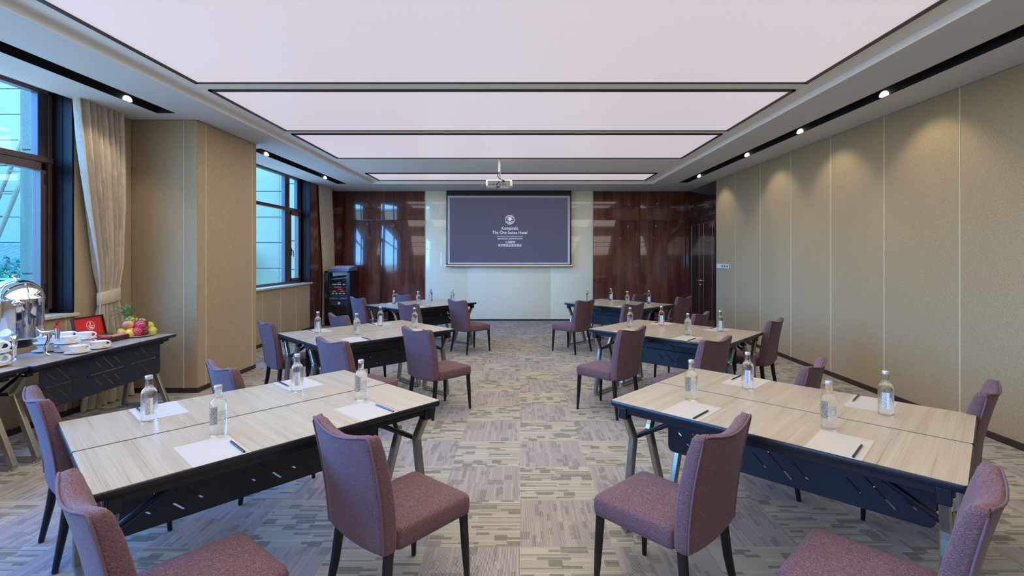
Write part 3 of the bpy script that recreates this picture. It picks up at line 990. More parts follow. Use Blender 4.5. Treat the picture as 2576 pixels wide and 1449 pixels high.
# ------------------------------------------------------------------ chairs
def build_chair(label, loc, rz, group):
    t = thing('dining_chair', label, 'chair', loc, rz, group)
    # backrest: lofted, curved across and leaning back
    def back_y(u, v):
        return -0.222 - 0.073 * v ** 1.7 - 0.026 * (1 - u * u) * (0.35 + 0.65 * v)
    Z0, Z1 = 0.362, 0.865
    def zz(u, v):
        top = Z1 - 0.034 * (1 - abs(u) ** 1.6) - 0.007 * max(0.0, (abs(u) - 0.8) / 0.2) ** 2
        bot = Z0 - 0.012 * (1 - u * u)
        return bot + (top - bot) * v
    def halfw(v):
        return 0.203 + 0.012 * v + 0.006 * math.sin(PI * v)
    NV, NU = 16, 12
    def loop(v, ins=0.0, th=0.072):
        hw = halfw(v) - ins
        pts = []
        for i in range(NU + 1):                      # rear face left to right
            u = -1 + 2 * i / NU
            pts.append((u * hw, back_y(u, v) + ins, zz(u, v)))
        for k in (0.25, 0.5, 0.75):                   # right flank, slightly bulged
            pts.append((hw + 0.006 * math.sin(PI * k), back_y(1, v) + ins + (th - 2 * ins) * k, zz(1, v)))
        for i in range(NU + 1):
            u = 1 - 2 * i / NU
            y = back_y(u, v) + th - ins
            edge = 0.010 * abs(u) ** 8
            pts.append((u * (hw - 0.004), y - edge, zz(u, v) - 0.008 * (v > 0.9)))
        for k in (0.75, 0.5, 0.25):
            pts.append((-hw - 0.006 * math.sin(PI * k), back_y(-1, v) + ins + (th - 2 * ins) * k, zz(-1, v)))
        return pts
    loops = []
    l0 = loop(0, 0.012, 0.075); loops.append([(x, y, z - 0.002) for x, y, z in l0])
    l0 = loop(0, 0.004, 0.075); loops.append([(x, y, z + 0.004) for x, y, z in l0])
    for j in range(NV + 1):
        v = 0.03 + 0.94 * j / NV
        th = 0.074 + 0.006 * math.sin(PI * v) - 0.012 * v
        loops.append(loop(v, 0.0, th))
    l1 = loop(1.0, 0.004, 0.062); loops.append([(x, y, z - 0.004) for x, y, z in l1])
    l1 = loop(1.0, 0.016, 0.062); loops.append([(x, y, z + 0.003) for x, y, z in l1])
    bmb = MB().loft(loops, cap=False)
    n_ = len(loops[0])
    for base in (0, (len(loops) - 1) * n_):
        F0 = NU + 4                                   # first front-face vertex
        for i in range(NU):
            bmb.f.append((base + i, base + i + 1, base + F0 + NU - i - 1, base + F0 + NU - i)); bmb.m.append(0)
        bmb.f.append(tuple(base + q for q in range(NU, NU + 5))); bmb.m.append(0)
        bmb.f.append(tuple(base + q for q in (F0 + NU, F0 + NU + 1, F0 + NU + 2, F0 + NU + 3, 0))); bmb.m.append(0)
    back = bmb.obj('backrest', M['fabric'], t, smooth=75)
    path = []
    for j in range(13): path.append((-halfw(.03 + j / 13.0), back_y(-1, .03 + j / 13.0) - 0.001, zz(-1, .03 + j / 13.0)))
    for i in range(13):
        u = (-1 + 2 * i / 12) * 0.955
        path.append((u * (halfw(1) - 0.002), back_y(u, 1) + 0.002, zz(u, 1) - 0.002))
    for j in range(12, -1, -1): path.append((halfw(.03 + j / 13.0), back_y(1, .03 + j / 13.0) - 0.001, zz(1, .03 + j / 13.0)))
    MB().tube(path, 0.0045, 7).obj('piping', M['piping'], back, smooth=80)
    # seat cushion
    def rr(hx0, hx1, y0, y1, r, z, cr=0.0, n=5):
        l = []
        for sx_, yy, a0, hx in ((1, y1, 0, hx1), (-1, y1, PI / 2, hx1), (-1, y0, PI, hx0), (1, y0, 3 * PI / 2, hx0)):
            cx_ = sx_ * (hx - r)
            cy_ = yy - r if yy == y1 else yy + r
            for k in range(n + 1):
                a = a0 + PI / 2 * k / n
                l.append((cx_ + r * math.cos(a), cy_ + r * math.sin(a), z))
        return l
    s = MB()
    a, b, y0, y1 = 0.200, 0.209, -0.150, 0.262
    s.loft([rr(a - .01, b - .01, y0 + .01, y1 - .012, 0.02, 0.352), rr(a, b - .002, y0, y1 - .004, 0.025, 0.358), rr(a, b, y0, y1, 0.028, 0.385),
            rr(a, b, y0, y1, 0.028, 0.418), rr(a - .003, b - .004, y0, y1 - .004, 0.03, 0.432), rr(a - .010, b - .012, y0 + .01, y1 - .012, 0.03, 0.440),
            rr(a - .03, b - .035, y0 + .03, y1 - .035, 0.03, 0.4445), rr(a - .10, b - .10, y0 + .10, y1 - .10, 0.03, 0.449)])
    s.obj('seat', M['fabric'], t, smooth=75)
    for sx_ in (-1, 1):
        lf = MB().beam([(sx_ * 0.183, 0.230, 0.36), (sx_ * 0.190, 0.236, 0.2), (sx_ * 0.199, 0.243, 0.004)], [0.038, 0.034, 0.021], [0.038, 0.034, 0.021], r=0.5).obj('leg', M['leg_black'], t)
        lb = MB().beam([(sx_ * 0.180, -0.180, 0.37), (sx_ * 0.190, -0.200, 0.2), (sx_ * 0.206, -0.236, 0.004)], [0.040, 0.036, 0.024], [0.040, 0.036, 0.024], r=0.5).obj('leg', M['leg_black'], t)
        MB().lathe([(0.010, 0.0), (0.011, 0.006)], 10, c=(sx_ * 0.199, 0.243, 0)).obj('glide', M['steel'], lf, smooth=40)
        MB().lathe([(0.010, 0.0), (0.011, 0.006)], 10, c=(sx_ * 0.206, -0.236, 0)).obj('glide', M['steel'], lb, smooth=40)
    return t
CH = {
 ('L1', 0): (-0.554, 2.235, -39.6), ('R1', 0): (0.664, 2.241, 42.7), ('L2', 0): (-0.820, 4.944, -42.2), ('R2', 0): (0.895, 4.950, 45.3),
 ('L3', 0): (-0.810, 7.975, -45.4), ('R3', 0): (0.840, 7.971, 45.4),
 ('L1', 1): (-1.144, 1.685, -38.9), ('R1', 1): (1.243, 1.706, 43.3), ('L2', 1): (-1.414, 4.334, -38.0), ('R2', 1): (1.499, 4.386, 38.5),
 ('L3', 1): (-1.476, 7.413, -38.0), ('R3', 1): (1.499, 7.418, 37.7),
 ('L1', 2): (-2.291, 2.717, -39.0), ('R1', 2): (2.325, 2.835, 41.0), ('L2', 2): (-2.517, 5.423, -46.4), ('R2', 2): (2.603, 5.570, 47.1),
 ('L3', 2): (-2.550, 8.452, -43.4), ('R3', 2): (2.629, 8.597, 40.4),
 ('L1', 3): (-1.754, 3.378, -40.0), ('R1', 3): (1.742, 3.424, 45.8), ('L2', 3): (-1.985, 6.055, -43.6), ('R2', 3): (2.020, 6.210, 47.8),
 ('L3', 3): (-1.975, 9.149, -40.8), ('R3', 3): (2.040, 9.234, 42.7)}
CPOS = {0: 'standing beside the aisle', 1: 'on the camera side away from the aisle', 2: 'behind the wall end', 3: 'behind the middle'}
cproto = None
for (g, k), (x, y, d) in CH.items():
    lab = 'mauve fabric chair %s, %s' if k < 2 else 'mauve fabric chair %s of the %s'
    lab = lab % (CPOS[k], PAIR[g])
    if cproto is None:
        cproto = build_chair(lab, (x, y, 0), math.radians(d), 'mauve chairs around the training tables')
    else:
        dup(cproto, (x, y, 0), math.radians(d), lab, 'mauve chairs around the training tables')

# ------------------------------------------------------------------ bottles, paper, pencils
def build_bottle(label, loc, rz):
    t = thing('water_bottle', label, 'bottle', loc, rz, 'water bottles on the training tables')
    R = 0.0345
    prof = [(0.0, 0.004), (0.022, 0.002), (0.030, 0.0), (R, 0.006), (R, 0.02), (R, 0.135), (0.0335, 0.145), (0.029, 0.156), (0.020, 0.166), (0.0165, 0.172), (0.0155, 0.18), (0.0140, 0.208), (0.0, 0.208)]
    MB().lathe(prof, 28).obj('bottle_body', M['bottle'], t, smooth=50)
    MB().lathe([(0.0, 0.2085), (0.0155, 0.2085), (0.0165, 0.211), (0.0165, 0.223), (0.015, 0.2255), (0.0, 0.2255)], 20).obj('cap', M['capm'], t, smooth=40)
    for nm, a0, a1, z0, z1, mt in (('label', -0.55, 0.55, 0.045, 0.115, 'blabel'), ('back_label', PI - 0.45, PI + 0.45, 0.04, 0.12, 'btext')):
        mb = MB()
        n = 8
        vs, fs = [], []
        for z in (z0, z1):
            for rad in (R + 0.0004, R + 0.0009):
                for k in range(n + 1):
                    a = a0 + (a1 - a0) * k / n - PI / 2
                    vs.append((rad * math.cos(a), rad * math.sin(a), z))
        m_ = n + 1
        for k in range(n):
            fs += [(k, k + 1, 2 * m_ + k + 1, 2 * m_ + k), (m_ + k, m_ + k + 1, 3 * m_ + k + 1, 3 * m_ + k), (k, k + 1, m_ + k + 1, m_ + k), (2 * m_ + k, 2 * m_ + k + 1, 3 * m_ + k + 1, 3 * m_ + k)]
        fs += [(0, m_, 3 * m_, 2 * m_), (n, m_ + n, 3 * m_ + n, 2 * m_ + n)]
        mb.add(vs, fs)
        mb.obj(nm, M[mt], t)
    return t
def label_mats():
    t = NT('bottle_label_grey_blue')
    x, y, z = t.xyz(t.coord())
    t.set(Base_Color=t.ramp(t.m('ADD', t.m('MULTIPLY', t.noise(t.coord(), 80, 3), 0.3), t.m('MULTIPLY', z, 6.0)), [(0.45, srgb(205, 214, 216)), (0.7, srgb(140, 160, 172))]), Roughness=0.5)
    tr = t.n('ShaderNodeBsdfTransparent')
    mx = t.n('ShaderNodeMixShader')
    mx.inputs[0].default_value = 0.75
    t.l(t.b.outputs[0], mx.inputs[1])
    t.l(tr.outputs[0], mx.inputs[2])
    t.l(mx.outputs[0], t.out.inputs['Surface'])
    M['blabel'] = t.mat
    t = NT('bottle_label_small_print')
    x, y, z = t.xyz(t.coord())
    rows = t.m('FRACT', t.m('MULTIPLY', z, 260.0))
    nz = t.noise(t.comb(t.m('MULTIPLY', x, 500.0), t.m('FLOOR', t.m('MULTIPLY', z, 260.0)), 0.0), 1.0, 2)
    ink = t.m('MULTIPLY', t.m('GREATER_THAN', nz, 0.47), t.m('LESS_THAN', rows, 0.6))
    ink = t.m('MULTIPLY', ink, t.m('GREATER_THAN', x, -0.004))
    t.set(Base_Color=t.mix(ink, srgb(214, 216, 216), srgb(44, 46, 66)), Roughness=0.5)
    M['btext'] = t.mat
label_mats()
BOT = {'L1': [(-.441, .236), (-.27, -.222), (.281, .233), (.451, -.205)], 'R1': [(-.422, -.221), (-.274, .234), (.251, -.217), (.411, .219)],
 'L2': [(-.435, .262), (-.218, -.17), (.292, .262), (.50, -.13)], 'R2': [(-.47, -.12), (-.281, .262), (.252, -.206), (.4, .265)],
 'L3': [(-.363, .30), (-.199, -.134), (.391, .263), (.54, -.15)], 'R3': [(-.523, -.161), (-.364, .30), (.246, -.114), (.389, .32)]}
def seat_name(g, u, v):
    side = 'camera side' if v < 0 else 'far side'
    aisle = (u > 0) if g[0] == 'L' else (u < 0)
    return '%s %s of the %s' % (side, 'aisle end' if aisle else 'wall end', PAIR[g])
bp = None
bp_text = []
for g in BOT:
    for i, (u, v) in enumerate(BOT[g]):
        x, y, _ = gpt(g, u, v)
        face_cam = math.atan2(y, x) - PI / 2
        rot = face_cam + (PI if v > 0 else 0.5)
        lab = 'clear glass water bottle, ' + seat_name(g, u, v)
        if bp is None:
            bp = build_bottle(lab, (x, y, TZ), rot)
        else:
            dup(bp, (x, y, TZ), rot, lab)
PAP = {'L': [(-.346, -.403), (.366, -.403), (-.370, .394), (.358, .40)], 'R': [(-.336, -.403), (.332, -.403), (-.342, .405), (.325, .394)]}
pm = MB()
pm.box(-0.103, 0.103, -0.145, 0.145, 0, 0.0012)
pm_mesh = None
def rings():
    mb = MB()
    for r0, r1 in ((0.012, 0.0135),):
        for k in range(4):
            pass
    z0, z1 = 0.0012, 0.0015
    mb.box(-0.016, 0.016, -0.0085, -0.0075, z0, z1)
    mb.box(-0.016, 0.016, 0.0075, 0.0085, z0, z1)
    mb.box(-0.016, -0.015, -0.0085, 0.0085, z0, z1)
    mb.box(0.015, 0.016, -0.0085, 0.0085, z0, z1)
    for k in range(4):
        mb.box(-0.011 + k * 0.006, -0.0075 + k * 0.006, -0.004, 0.004, z0, z1)
    mb.box(-0.013, 0.013, -0.0125, -0.0118, z0, z1)
    return mb
pp = cp = None
for g in GR:
    for i, (u, v) in enumerate(PAP[g[0]]):
        x, y, _ = gpt(g, u, v)
        a = GR[g][2]
        lab = 'blank white note sheet, ' + seat_name(g, u, v)
        flip = 0 if v < 0 else PI
        if pp is None:
            pp = thing('note_sheet', lab, 'paper', (x, y, TZ), a + flip, 'white note sheets on the training tables')
            pm.obj('sheet', M['paper'], pp)
            e_ = rings().obj('printed_emblem', M['print_grey'], pp)
            e_.location = (0.072, 0.125, 0)
        else:
            dup(pp, (x, y, TZ), a + flip, lab)
        lab = 'dark pencil on the note sheet, ' + seat_name(g, u, v)
        du = 0.082 if v < 0 else -0.07
        dv = -0.045 if v < 0 else 0.055
        if g[0] == 'R': du = 0.072 if v < 0 else -0.082
        px_, py_, _ = gpt(g, u + du, v + dv)
        ang = a + random.uniform(-0.02, 0.02) + (0 if v < 0 else PI)
        if cp is None:
            cp = thing('pencil', lab, 'pencil', (px_, py_, TZ + 0.0012), ang, 'dark pencils on the note sheets')
            hexa = [(0.0042, -0.09), (0.0045, -0.088), (0.0045, 0.076)]
            Mp = Matrix.Translation((0, 0, 0.0042)) @ Matrix.Rotation(-PI / 2, 4, 'X')
            MB().lathe(hexa, 8, M=Mp).obj('shaft', M['pencil'] if 'pencil' in M else flat('pencil_lacquer', srgb(24, 44, 62), 0.3), cp, smooth=30)
            MB().lathe([(0.0045, 0.076), (0.0012, 0.092)], 8, M=Mp).obj('tip', flat('pencil_tip', srgb(150, 120, 90), 0.7), cp, smooth=30)
        else:
            dup(cp, (px_, py_, TZ + 0.0012), ang, lab)

# ------------------------------------------------------------------ text helper
def text_obj(body, size, M4, mat, parent, name, extr=0.0006, xs=1.0, space=1.0, align='CENTER', bold=0.0):
    cu = bpy.data.curves.new('lettering', 'FONT')
    cu.body = body
    cu.size = size
    cu.align_x = align
    cu.align_y = 'CENTER'
    cu.space_character = space
    cu.extrude = extr
    cu.offset = bold
    o = bpy.data.objects.new('lettering', cu)
    COL.objects.link(o)
    dg = bpy.context.evaluated_depsgraph_get()
    me = bpy.data.meshes.new_from_object(o.evaluated_get(dg))
    COL.objects.unlink(o)
    bpy.data.objects.remove(o)
    me.transform(M4 @ Matrix.Diagonal((xs, 1, 1, 1)))
    me.materials.clear()
    me.materials.append(mat)
    r = bpy.data.objects.new(name, me)
    COL.objects.link(r)
    if parent is not None: r.parent = parent
    return r
for b_ in [o for o in bpy.data.objects if o.get('category') == 'bottle']:
    lb_ = [c for c in b_.children if c.name.startswith('label')][0]
    if not bp_text:
        bp_text.append(text_obj('EA', 0.016, Matrix.Translation((0, -0.0358, 0.085)) @ Matrix.Rotation(PI / 2, 4, 'X') @ Matrix.Rotation(-PI / 2, 4, 'Z'), M['print_white'], lb_, 'lettering', extr=0.0003))
    else:
        c_ = bp_text[0].copy(); COL.objects.link(c_); c_.parent = lb_
# ------------------------------------------------------------------ projection screen
SY = 11.62
def sxp(px): return (px - CX) * SY / F_PX
def szp(py): return CAM_H + (CY - py) * SY / F_PX
t = thing('projection_screen', 'pull down projection screen showing white hotel emblem on slate grey', 'projection screen')
MB().rbox(sxp(1123), sxp(1437), SY, SY + 0.012, szp(667), CEIL, 0.002).obj('black_border', M['black'], t)
MB().box(sxp(1126), sxp(1434), SY - 0.003, SY, szp(665), szp(492.5)).obj('screen_surface', flat('screen_white', srgb(206, 204, 214), 0.8, var=0.01), t)
grey = NT('projected_slate')
grey.set(Base_Color=srgb(60, 62, 82), Roughness=0.8)
grey.b.inputs['Emission Color'].default_value = srgb(84, 85, 106)
grey.b.inputs['Emission Strength'].default_value = 0.55
pic = MB().box(sxp(1131.5), sxp(1428), SY - 0.005, SY - 0.003, szp(660.5), szp(497.5)).obj('projected_picture', grey.mat, t)
MB().rbox(sxp(1120), sxp(1441), SY - 0.018, SY + 0.02, szp(672), szp(667), 0.006).obj('bottom_bar', M['chrome'], t)
glow = NT('projected_white')
glow.set(Base_Color=srgb(200, 202, 220), Roughness=0.8)
glow.b.inputs['Emission Color'].default_value = srgb(225, 226, 240)
glow.b.inputs['Emission Strength'].default_value = 0.55
def SM(px, py):
    return Matrix.Translation((sxp(px), SY - 0.006, szp(py))) @ Matrix.Rotation(PI / 2, 4, 'X')
k_ = SY / F_PX
text_obj('Kempinski', 11.6 * k_, SM(1282.7, 574.5), glow.mat, pic, 'lettering', xs=0.86)
text_obj('The One Suites Hotel', 11.6 * k_, SM(1282.7, 585), glow.mat, pic, 'lettering', xs=0.855)
MB().box(sxp(1250.5), sxp(1315), SY - 0.007, SY - 0.005, szp(595.0), szp(594.0)).obj('rule_line', glow.mat, pic)
text_obj('SHANGHAI DOWNTOWN', 5.4 * k_, SM(1283, 600.5), glow.mat, pic, 'lettering', space=1.15, xs=0.88, bold=0.0006)
text_obj('上海静安', 7.4 * k_, SM(1283.3, 609.5), glow.mat, pic, 'lettering', xs=0.9)
text_obj('凯宾斯基全套房酒店', 7.4 * k_, SM(1282.7, 617.8), glow.mat, pic, 'lettering', xs=0.9)
def emblem():
    mb = MB()
    c = (sxp(1282.7), szp(552.7))
    R = 11.2 * k_
    y = SY - 0.0065
    def P(a, r): return (c[0] + r * math.sin(a), y, c[1] + r * math.cos(a))
    mb.tube([P(2 * PI * k / 40, R) for k in range(40)], 0.0065, 6, closed=True)
    base = (c[0], y, c[1] - R * 0.35)
    # palm-like fronds fanning out of the base
    for s in (-1, 1):
        for ang in (0.22, 0.55, 0.88, 1.2):
            pts = []
            e_ = P(s * ang * 1.15, R)
            for k in range(9):
                q = k / 8
                bx = base[0] + (e_[0] - base[0]) * (q ** 1.5)
                bz = base[2] + (e_[2] - base[2]) * (1 - (1 - q) ** 1.5)
                pts.append((bx, y, bz))
            mb.tube(pts, [0.0035 + 0.003 * math.sin(PI * k / 8) for k in range(9)], 5)
        for rr_ in (0.55, 0.75, 0.92):
            pts = []
            for k in range(9):
                a = s * (PI - 0.18 - 1.15 * k / 8)
                pts.append((c[0] + s * R * 0.0 + R * rr_ * math.sin(a) * (0.35 + 0.65 * k / 8), y, c[1] - R * 0.18 + R * rr_ * 0.75 * math.cos(a)))
            mb.tube(pts, 0.003, 5)
    mb.tube([(base[0], y, base[2] - R * 0.5), (base[0], y, c[1] + R * 0.3)], [0.006, 0.004], 5)
    mb.tube([(base[0], y, c[1] + R * 0.3), (base[0] - R * 0.25, y, c[1] + R * 0.9)], 0.0035, 5)
    mb.tube([(base[0], y, c[1] + R * 0.3), (base[0] + R * 0.25, y, c[1] + R * 0.9)], 0.0035, 5)
    return mb
emblem().obj('round_emblem', glow.mat, pic)

# ------------------------------------------------------------------ projector
t = thing('projector', 'small white projector hanging from a ceiling pole', 'projector', (-0.342, 8.06, 0))
MB().lathe([(0.05, TRAY - 0.012), (0.05, TRAY)], 20).obj('ceiling_plate', M['white_plastic'], t, smooth=40)
MB().tube([(0, 0, TRAY), (0, 0, 2.90)], 0.019, 14).obj('pole', M['white_plastic'], t, smooth=40)
mb = MB(); mb.tube([(0.0, 0, 2.92), (0.01, 0, 2.86), (0.0, 0, 2.79)], 0.012, 10)
mb.rbox(-0.13, 0.13, -0.06, 0.06, 2.782, 2.792, 0.003)
for a in (-0.11, 0.11): mb.tube([(a, 0, 2.785), (a * 0.4, 0, 2.80), (0, 0, 2.815)], 0.006, 6)
mb.obj('mount', M['white_plastic'], t, smooth=40)
bd = MB().rbox(-0.214, 0.214, -0.14, 0.14, 2.672, 2.782, 0.018, 3).obj('body', M['white_plastic'], t, smooth=40)
MB().rbox(-0.18, 0.18, -0.144, -0.138, 2.682, 2.765, 0.004).obj('rear_panel', flat('grey_plastic', srgb(120, 120, 126), 0.5), bd)
mb = MB()
for i, x in enumerate((-0.15, -0.11, -0.08, -0.04, 0.02, 0.07, 0.10)):
    mb.rbox(x - 0.008, x + 0.008, -0.147, -0.143, 2.692, 2.706 + 0.004 * (i % 3), 0.002)
mb.obj('socket', M['black'], bd)
MB().rbox(-0.0, 0.15, -0.10, 0.02, 2.652, 2.672, 0.006).obj('filter_cover', M['white_plastic'], bd)
MB().lathe([(0.03, 2.655), (0.03, 2.673)], 14, c=(-0.02, -0.12, 0)).obj('foot', M['black'], bd, smooth=40)
mb = MB()
mb.tube([(0.0, -0.02, 2.93), (-0.03, -0.03, 2.88), (-0.02, -0.05, 2.84), (0.01, -0.10, 2.80), (0.0, -0.155, 2.74), (-0.045, -0.15, 2.70)], 0.006, 6)
mb.tube([(0.0, -0.02, 2.93), (0.01, -0.05, 2.86), (0.02, -0.12, 2.79), (0.07, -0.155, 2.77)], 0.005, 6)
mb.rbox(0.055, 0.09, -0.165, -0.143, 2.745, 2.772, 0.004)
mb.obj('cable', M['black'], t, smooth=60)

# ------------------------------------------------------------------ equipment rack
RX0, RX1, RY0, RY1, RZ = -4.305, -3.747, 10.80, 11.385, 1.213
t = thing('equipment_rack', 'black wheeled audio equipment rack with glass door in the corner', 'equipment rack', ((RX0 + RX1) / 2, RY0, 0))
hx, dp = (RX1 - RX0) / 2, RY1 - RY0
mb = MB()
mb.rbox(-hx, -hx + 0.02, 0.02, dp, 0.06, RZ, 0.004)
mb.rbox(hx - 0.02, hx, 0.02, dp, 0.06, RZ, 0.004)
mb.rbox(-hx, hx, 0.02, dp, RZ - 0.02, RZ, 0.004)
mb.rbox(-hx, hx, 0.02, dp, 0.06, 0.09, 0.004)
mb.box(-hx, hx, dp - 0.01, dp, 0.06, RZ)
mb.obj('cabinet', M['black'], t)
d = MB()
d.rbox(-hx, -hx + 0.075, 0, 0.02, 0.08, RZ, 0.003)
d.rbox(hx - 0.06, hx, 0, 0.02, 0.08, RZ, 0.003)
d.rbox(-hx, hx, 0, 0.02, RZ - 0.035, RZ, 0.003)
d.rbox(-hx, hx, 0, 0.02, 0.08, 0.12, 0.003)
dd = d.obj('door', M['black'], t)
MB().box(-hx + 0.075, hx - 0.06, 0.008, 0.012, 0.12, RZ - 0.035).obj('door_glass', M['rackglass'], dd)
MB().rbox(-hx + 0.025, -hx + 0.04, -0.014, 0.0, 0.62, 0.72, 0.003).obj('door_handle', M['steel'], dd)
q = MB()
q.box(-hx + 0.08, -hx + 0.095, 0.04, 0.05, 0.12, RZ - 0.04)
q.box(hx - 0.085, hx - 0.07, 0.04, 0.05, 0.12, RZ - 0.04)
q.obj('mounting_rail', M['steel'], t)
led_r = emis('red_display', (1.0, 0.08, 0.12, 1), 0.9)
led_g = emis('green_display', (0.1, 0.9, 0.4, 1), 0.8)
led_b = emis('blue_display', (0.25, 0.45, 1.0, 1), 0.8)
uz = [(0.90, 0.935, led_b, 'b'), (0.842, 0.872, led_r, 'r'), (0.80, 0.828, led_r, 'r'), (0.748, 0.786, led_r, 'r'), (0.70, 0.735, led_g, 'g'), (0.645, 0.685, None, 'n'), (0.585, 0.63, None, 'w'), (0.46, 0.55, led_b, 'p')]
greyu = flat('unit_grey', srgb(70, 72, 84), 0.5)
whiteu = flat('unit_silver', srgb(170, 172, 184), 0.4)
for i, (z0, z1, lm, kd) in enumerate(uz):
    u_ = MB().rbox(-hx + 0.085, hx - 0.075, 0.045, 0.4, z0, z1, 0.002).obj('rack_unit', whiteu if kd == 'w' else greyu if i % 2 else M['black'], t)
    zm = (z0 + z1) / 2
    mb = MB()
    xs_ = [(-0.07 + 0.022 * k, -0.055 + 0.022 * k) for k in range(7)] if kd in 'r' and i < 2 else [(0.0, 0.1)] if i == 2 else [(-0.11, -0.04), (0.06, 0.13)] if kd == 'r' else [(-0.13 + 0.08 * k, -0.09 + 0.08 * k) for k in range(4)] if kd == 'g' else [(-0.12, -0.03), (-0.01, 0.07), (0.11, 0.16)] if kd == 'b' else [(0.0, 0.05)]
    for a, b in xs_:
        mb.box(a, b, 0.041, 0.046, zm - (z1 - z0) * 0.28, zm + (z1 - z0) * 0.28)
    mb.obj('display', lm if lm else M['print_dark'], u_)
    mb = MB()
    for k in range(9):
        mb.box(-0.185 + k * 0.041, -0.175 + k * 0.041, 0.042, 0.046, z0 + 0.003, z0 + 0.008)
    mb.obj('button_row', M['steel'], u_)
q = MB().tube([(-0.05, 0.06, 0.97), (0.0, 0.05, 0.985), (0.04, 0.05, 1.0)], 0.022, 8, sx_=0.8)
tag(q.obj('yellow_cable_coil', flat('yellow_plastic', srgb(225, 215, 30), 0.5)), 'small yellow cable coil inside the equipment rack', 'cable').location = ((RX0 + RX1) / 2, RY0 + 0.05, -0.045)
MB().rbox(-hx + 0.085, hx - 0.075, 0.045, 0.4, 0.948 - 0.013, 0.95 - 0.006, 0.001).obj('shelf', M['black'], t)
mb = MB()
for x in (-hx + 0.05, hx - 0.05):
    for y in (0.07, dp - 0.07):
        mb.tube([(x - 0.012, y, 0.03), (x + 0.012, y, 0.03)], 0.03, 14)
        mb.box(x - 0.02, x + 0.02, y - 0.02, y + 0.02, 0.045, 0.065)
mb.obj('caster', M['black'], t, smooth=40)
# mixer on the rack
t = thing('audio_mixer', 'slanted grey audio mixer on top of the equipment rack', 'audio mixer', (-3.99, 11.05, RZ), -0.12)
def wedge(mb, hx, y0, y1, z0a, z0b):
    mb.add([(-hx, y0, 0), (hx, y0, 0), (hx, y1, 0), (-hx, y1, 0), (-hx, y0, z0a), (hx, y0, z0a), (hx, y1, z0b), (-hx, y1, z0b)], [(0, 3, 2, 1), (4, 5, 6, 7), (0, 1, 5, 4), (1, 2, 6, 5), (2, 3, 7, 6), (3, 0, 4, 7)])
mb = MB(); wedge(mb, 0.24, -0.2, 0.22, 0.045, 0.12)
mb.obj('console', flat('mixer_grey', srgb(96, 102, 130), 0.4), t)
k2 = MB()
for i in range(16):
    for j in range(4):
        x = -0.21 + i * 0.028; y = -0.15 + j * 0.08
        z = 0.045 + (y + 0.2) / 0.42 * 0.075
        k2.lathe([(0.007, 0), (0.006, 0.016)], 8, c=(x, y, z))
o_ = k2.obj('knobs', M['white_plastic'], t, smooth=40); o_['kind'] = 'stuff'; o_.name = 'control_knobs'
mb = MB()
for i in range(7):
    x = -0.16 + i * 0.05
    mb.tube([(x, 0.18, 0.11), (x, 0.185, 0.16), (x + 0.02, 0.22, 0.19), (x + 0.03, 0.26, 0.14), (x + 0.03, 0.28, 0.02)], 0.004, 6)
mb.obj('cable', M['black'], t, smooth=60)

# ------------------------------------------------------------------ wall switches
t = thing('light_switch_plate', 'row of white light switches on the right wall beside the door', 'light switch', (XR, 9.72, 1.347))
for i in range(5):
    y = 0.23 - i * 0.115
    p = MB().rbox(-0.012, 0.0, y - 0.054, y + 0.054, -0.043, 0.043, 0.003).obj('switch', M['white_plastic'], t)
    if i > 1:
        MB().box(-0.0135, -0.0115, y - 0.02, y + 0.02, -0.024, 0.024).obj('display', M['black'], p)

# ------------------------------------------------------------------ steel urn
t = thing('drinks_urn', 'domed stainless steel urn with red tap handle at the left edge', 'drinks urn', (-3.97, 3.86, TZ))
R = 0.168
MB().lathe([(0.0, 0.155), (R - 0.03, 0.155), (R - 0.005, 0.165), (R, 0.18), (R, 0.47)], 48).obj('body', M['chrome'], t, smooth=40)
prof = [(R + 0.003, 0.47), (R + 0.005, 0.478), (R, 0.485)]
for k in range(1, 11):
    a = PI / 2 * k / 10
    prof.append((R * math.cos(a) + 0.0001, 0.485 + 0.145 * math.sin(a)))
lid = MB().lathe(prof, 48).obj('lid', M['chrome'], t, smooth=40)
MB().lathe([(0.012, 0.625), (0.008, 0.64), (0.020, 0.652), (0.020, 0.66), (0.0, 0.668)], 20).obj('knob', M['chrome'], lid, smooth=40)
MB().lathe([(0.0, 0.095), (0.09, 0.095), (0.10, 0.105), (0.10, 0.155), (0.0, 0.155)], 32).obj('burner', M['black'], t, smooth=40)
for k in range(4):
    a = PI / 4 + k * PI / 2
    c, s = math.cos(a), math.sin(a)
    pts = [(R + 0.015, 0.20), (R + 0.03, 0.17), (R + 0.025, 0.13), (R + 0.005, 0.08), (R, 0.04), (R + 0.008, 0.014), (R + 0.03, 0.009)]
    MB().tube([(r * c, r * s, z) for r, z in pts], [0.020, 0.019, 0.015, 0.012, 0.011, 0.011, 0.009], 12).obj('leg', M['chrome'], t, smooth=60)
def tap(ang, z):
    c, s = math.cos(ang), math.sin(ang)
    mb = MB()
    mb.tube([(R * c * 0.97, R * s * 0.97, z), ((R + 0.08) * c, (R + 0.08) * s, z + 0.004)], 0.012, 12)
    r = R + 0.095
    mb.tube([(r * c, r * s, z + 0.03), (r * c, r * s, z - 0.055)], [0.022, 0.013], 14)
    tp = mb.obj('tap', M['chrome'], t, smooth=40)
    h = MB()
    h.tube([(r * c, r * s, z + 0.03), (r * c, r * s, z + 0.055)], [0.022, 0.014], 12)
    h.tube([(r * c - s * 0.014 * math.cos(q), r * s + c * 0.014 * math.cos(q), z + 0.075 + 0.02 * math.sin(q)) for q in [2 * PI * i / 14 for i in range(14)]], 0.0055, 7, closed=True)
    h.obj('tap_handle', M['redplastic'], tp, smooth=50, label='red tap handle')
tap(0.35, 0.20)
mb = MB()
for s_ in (-1, 1):
    pass
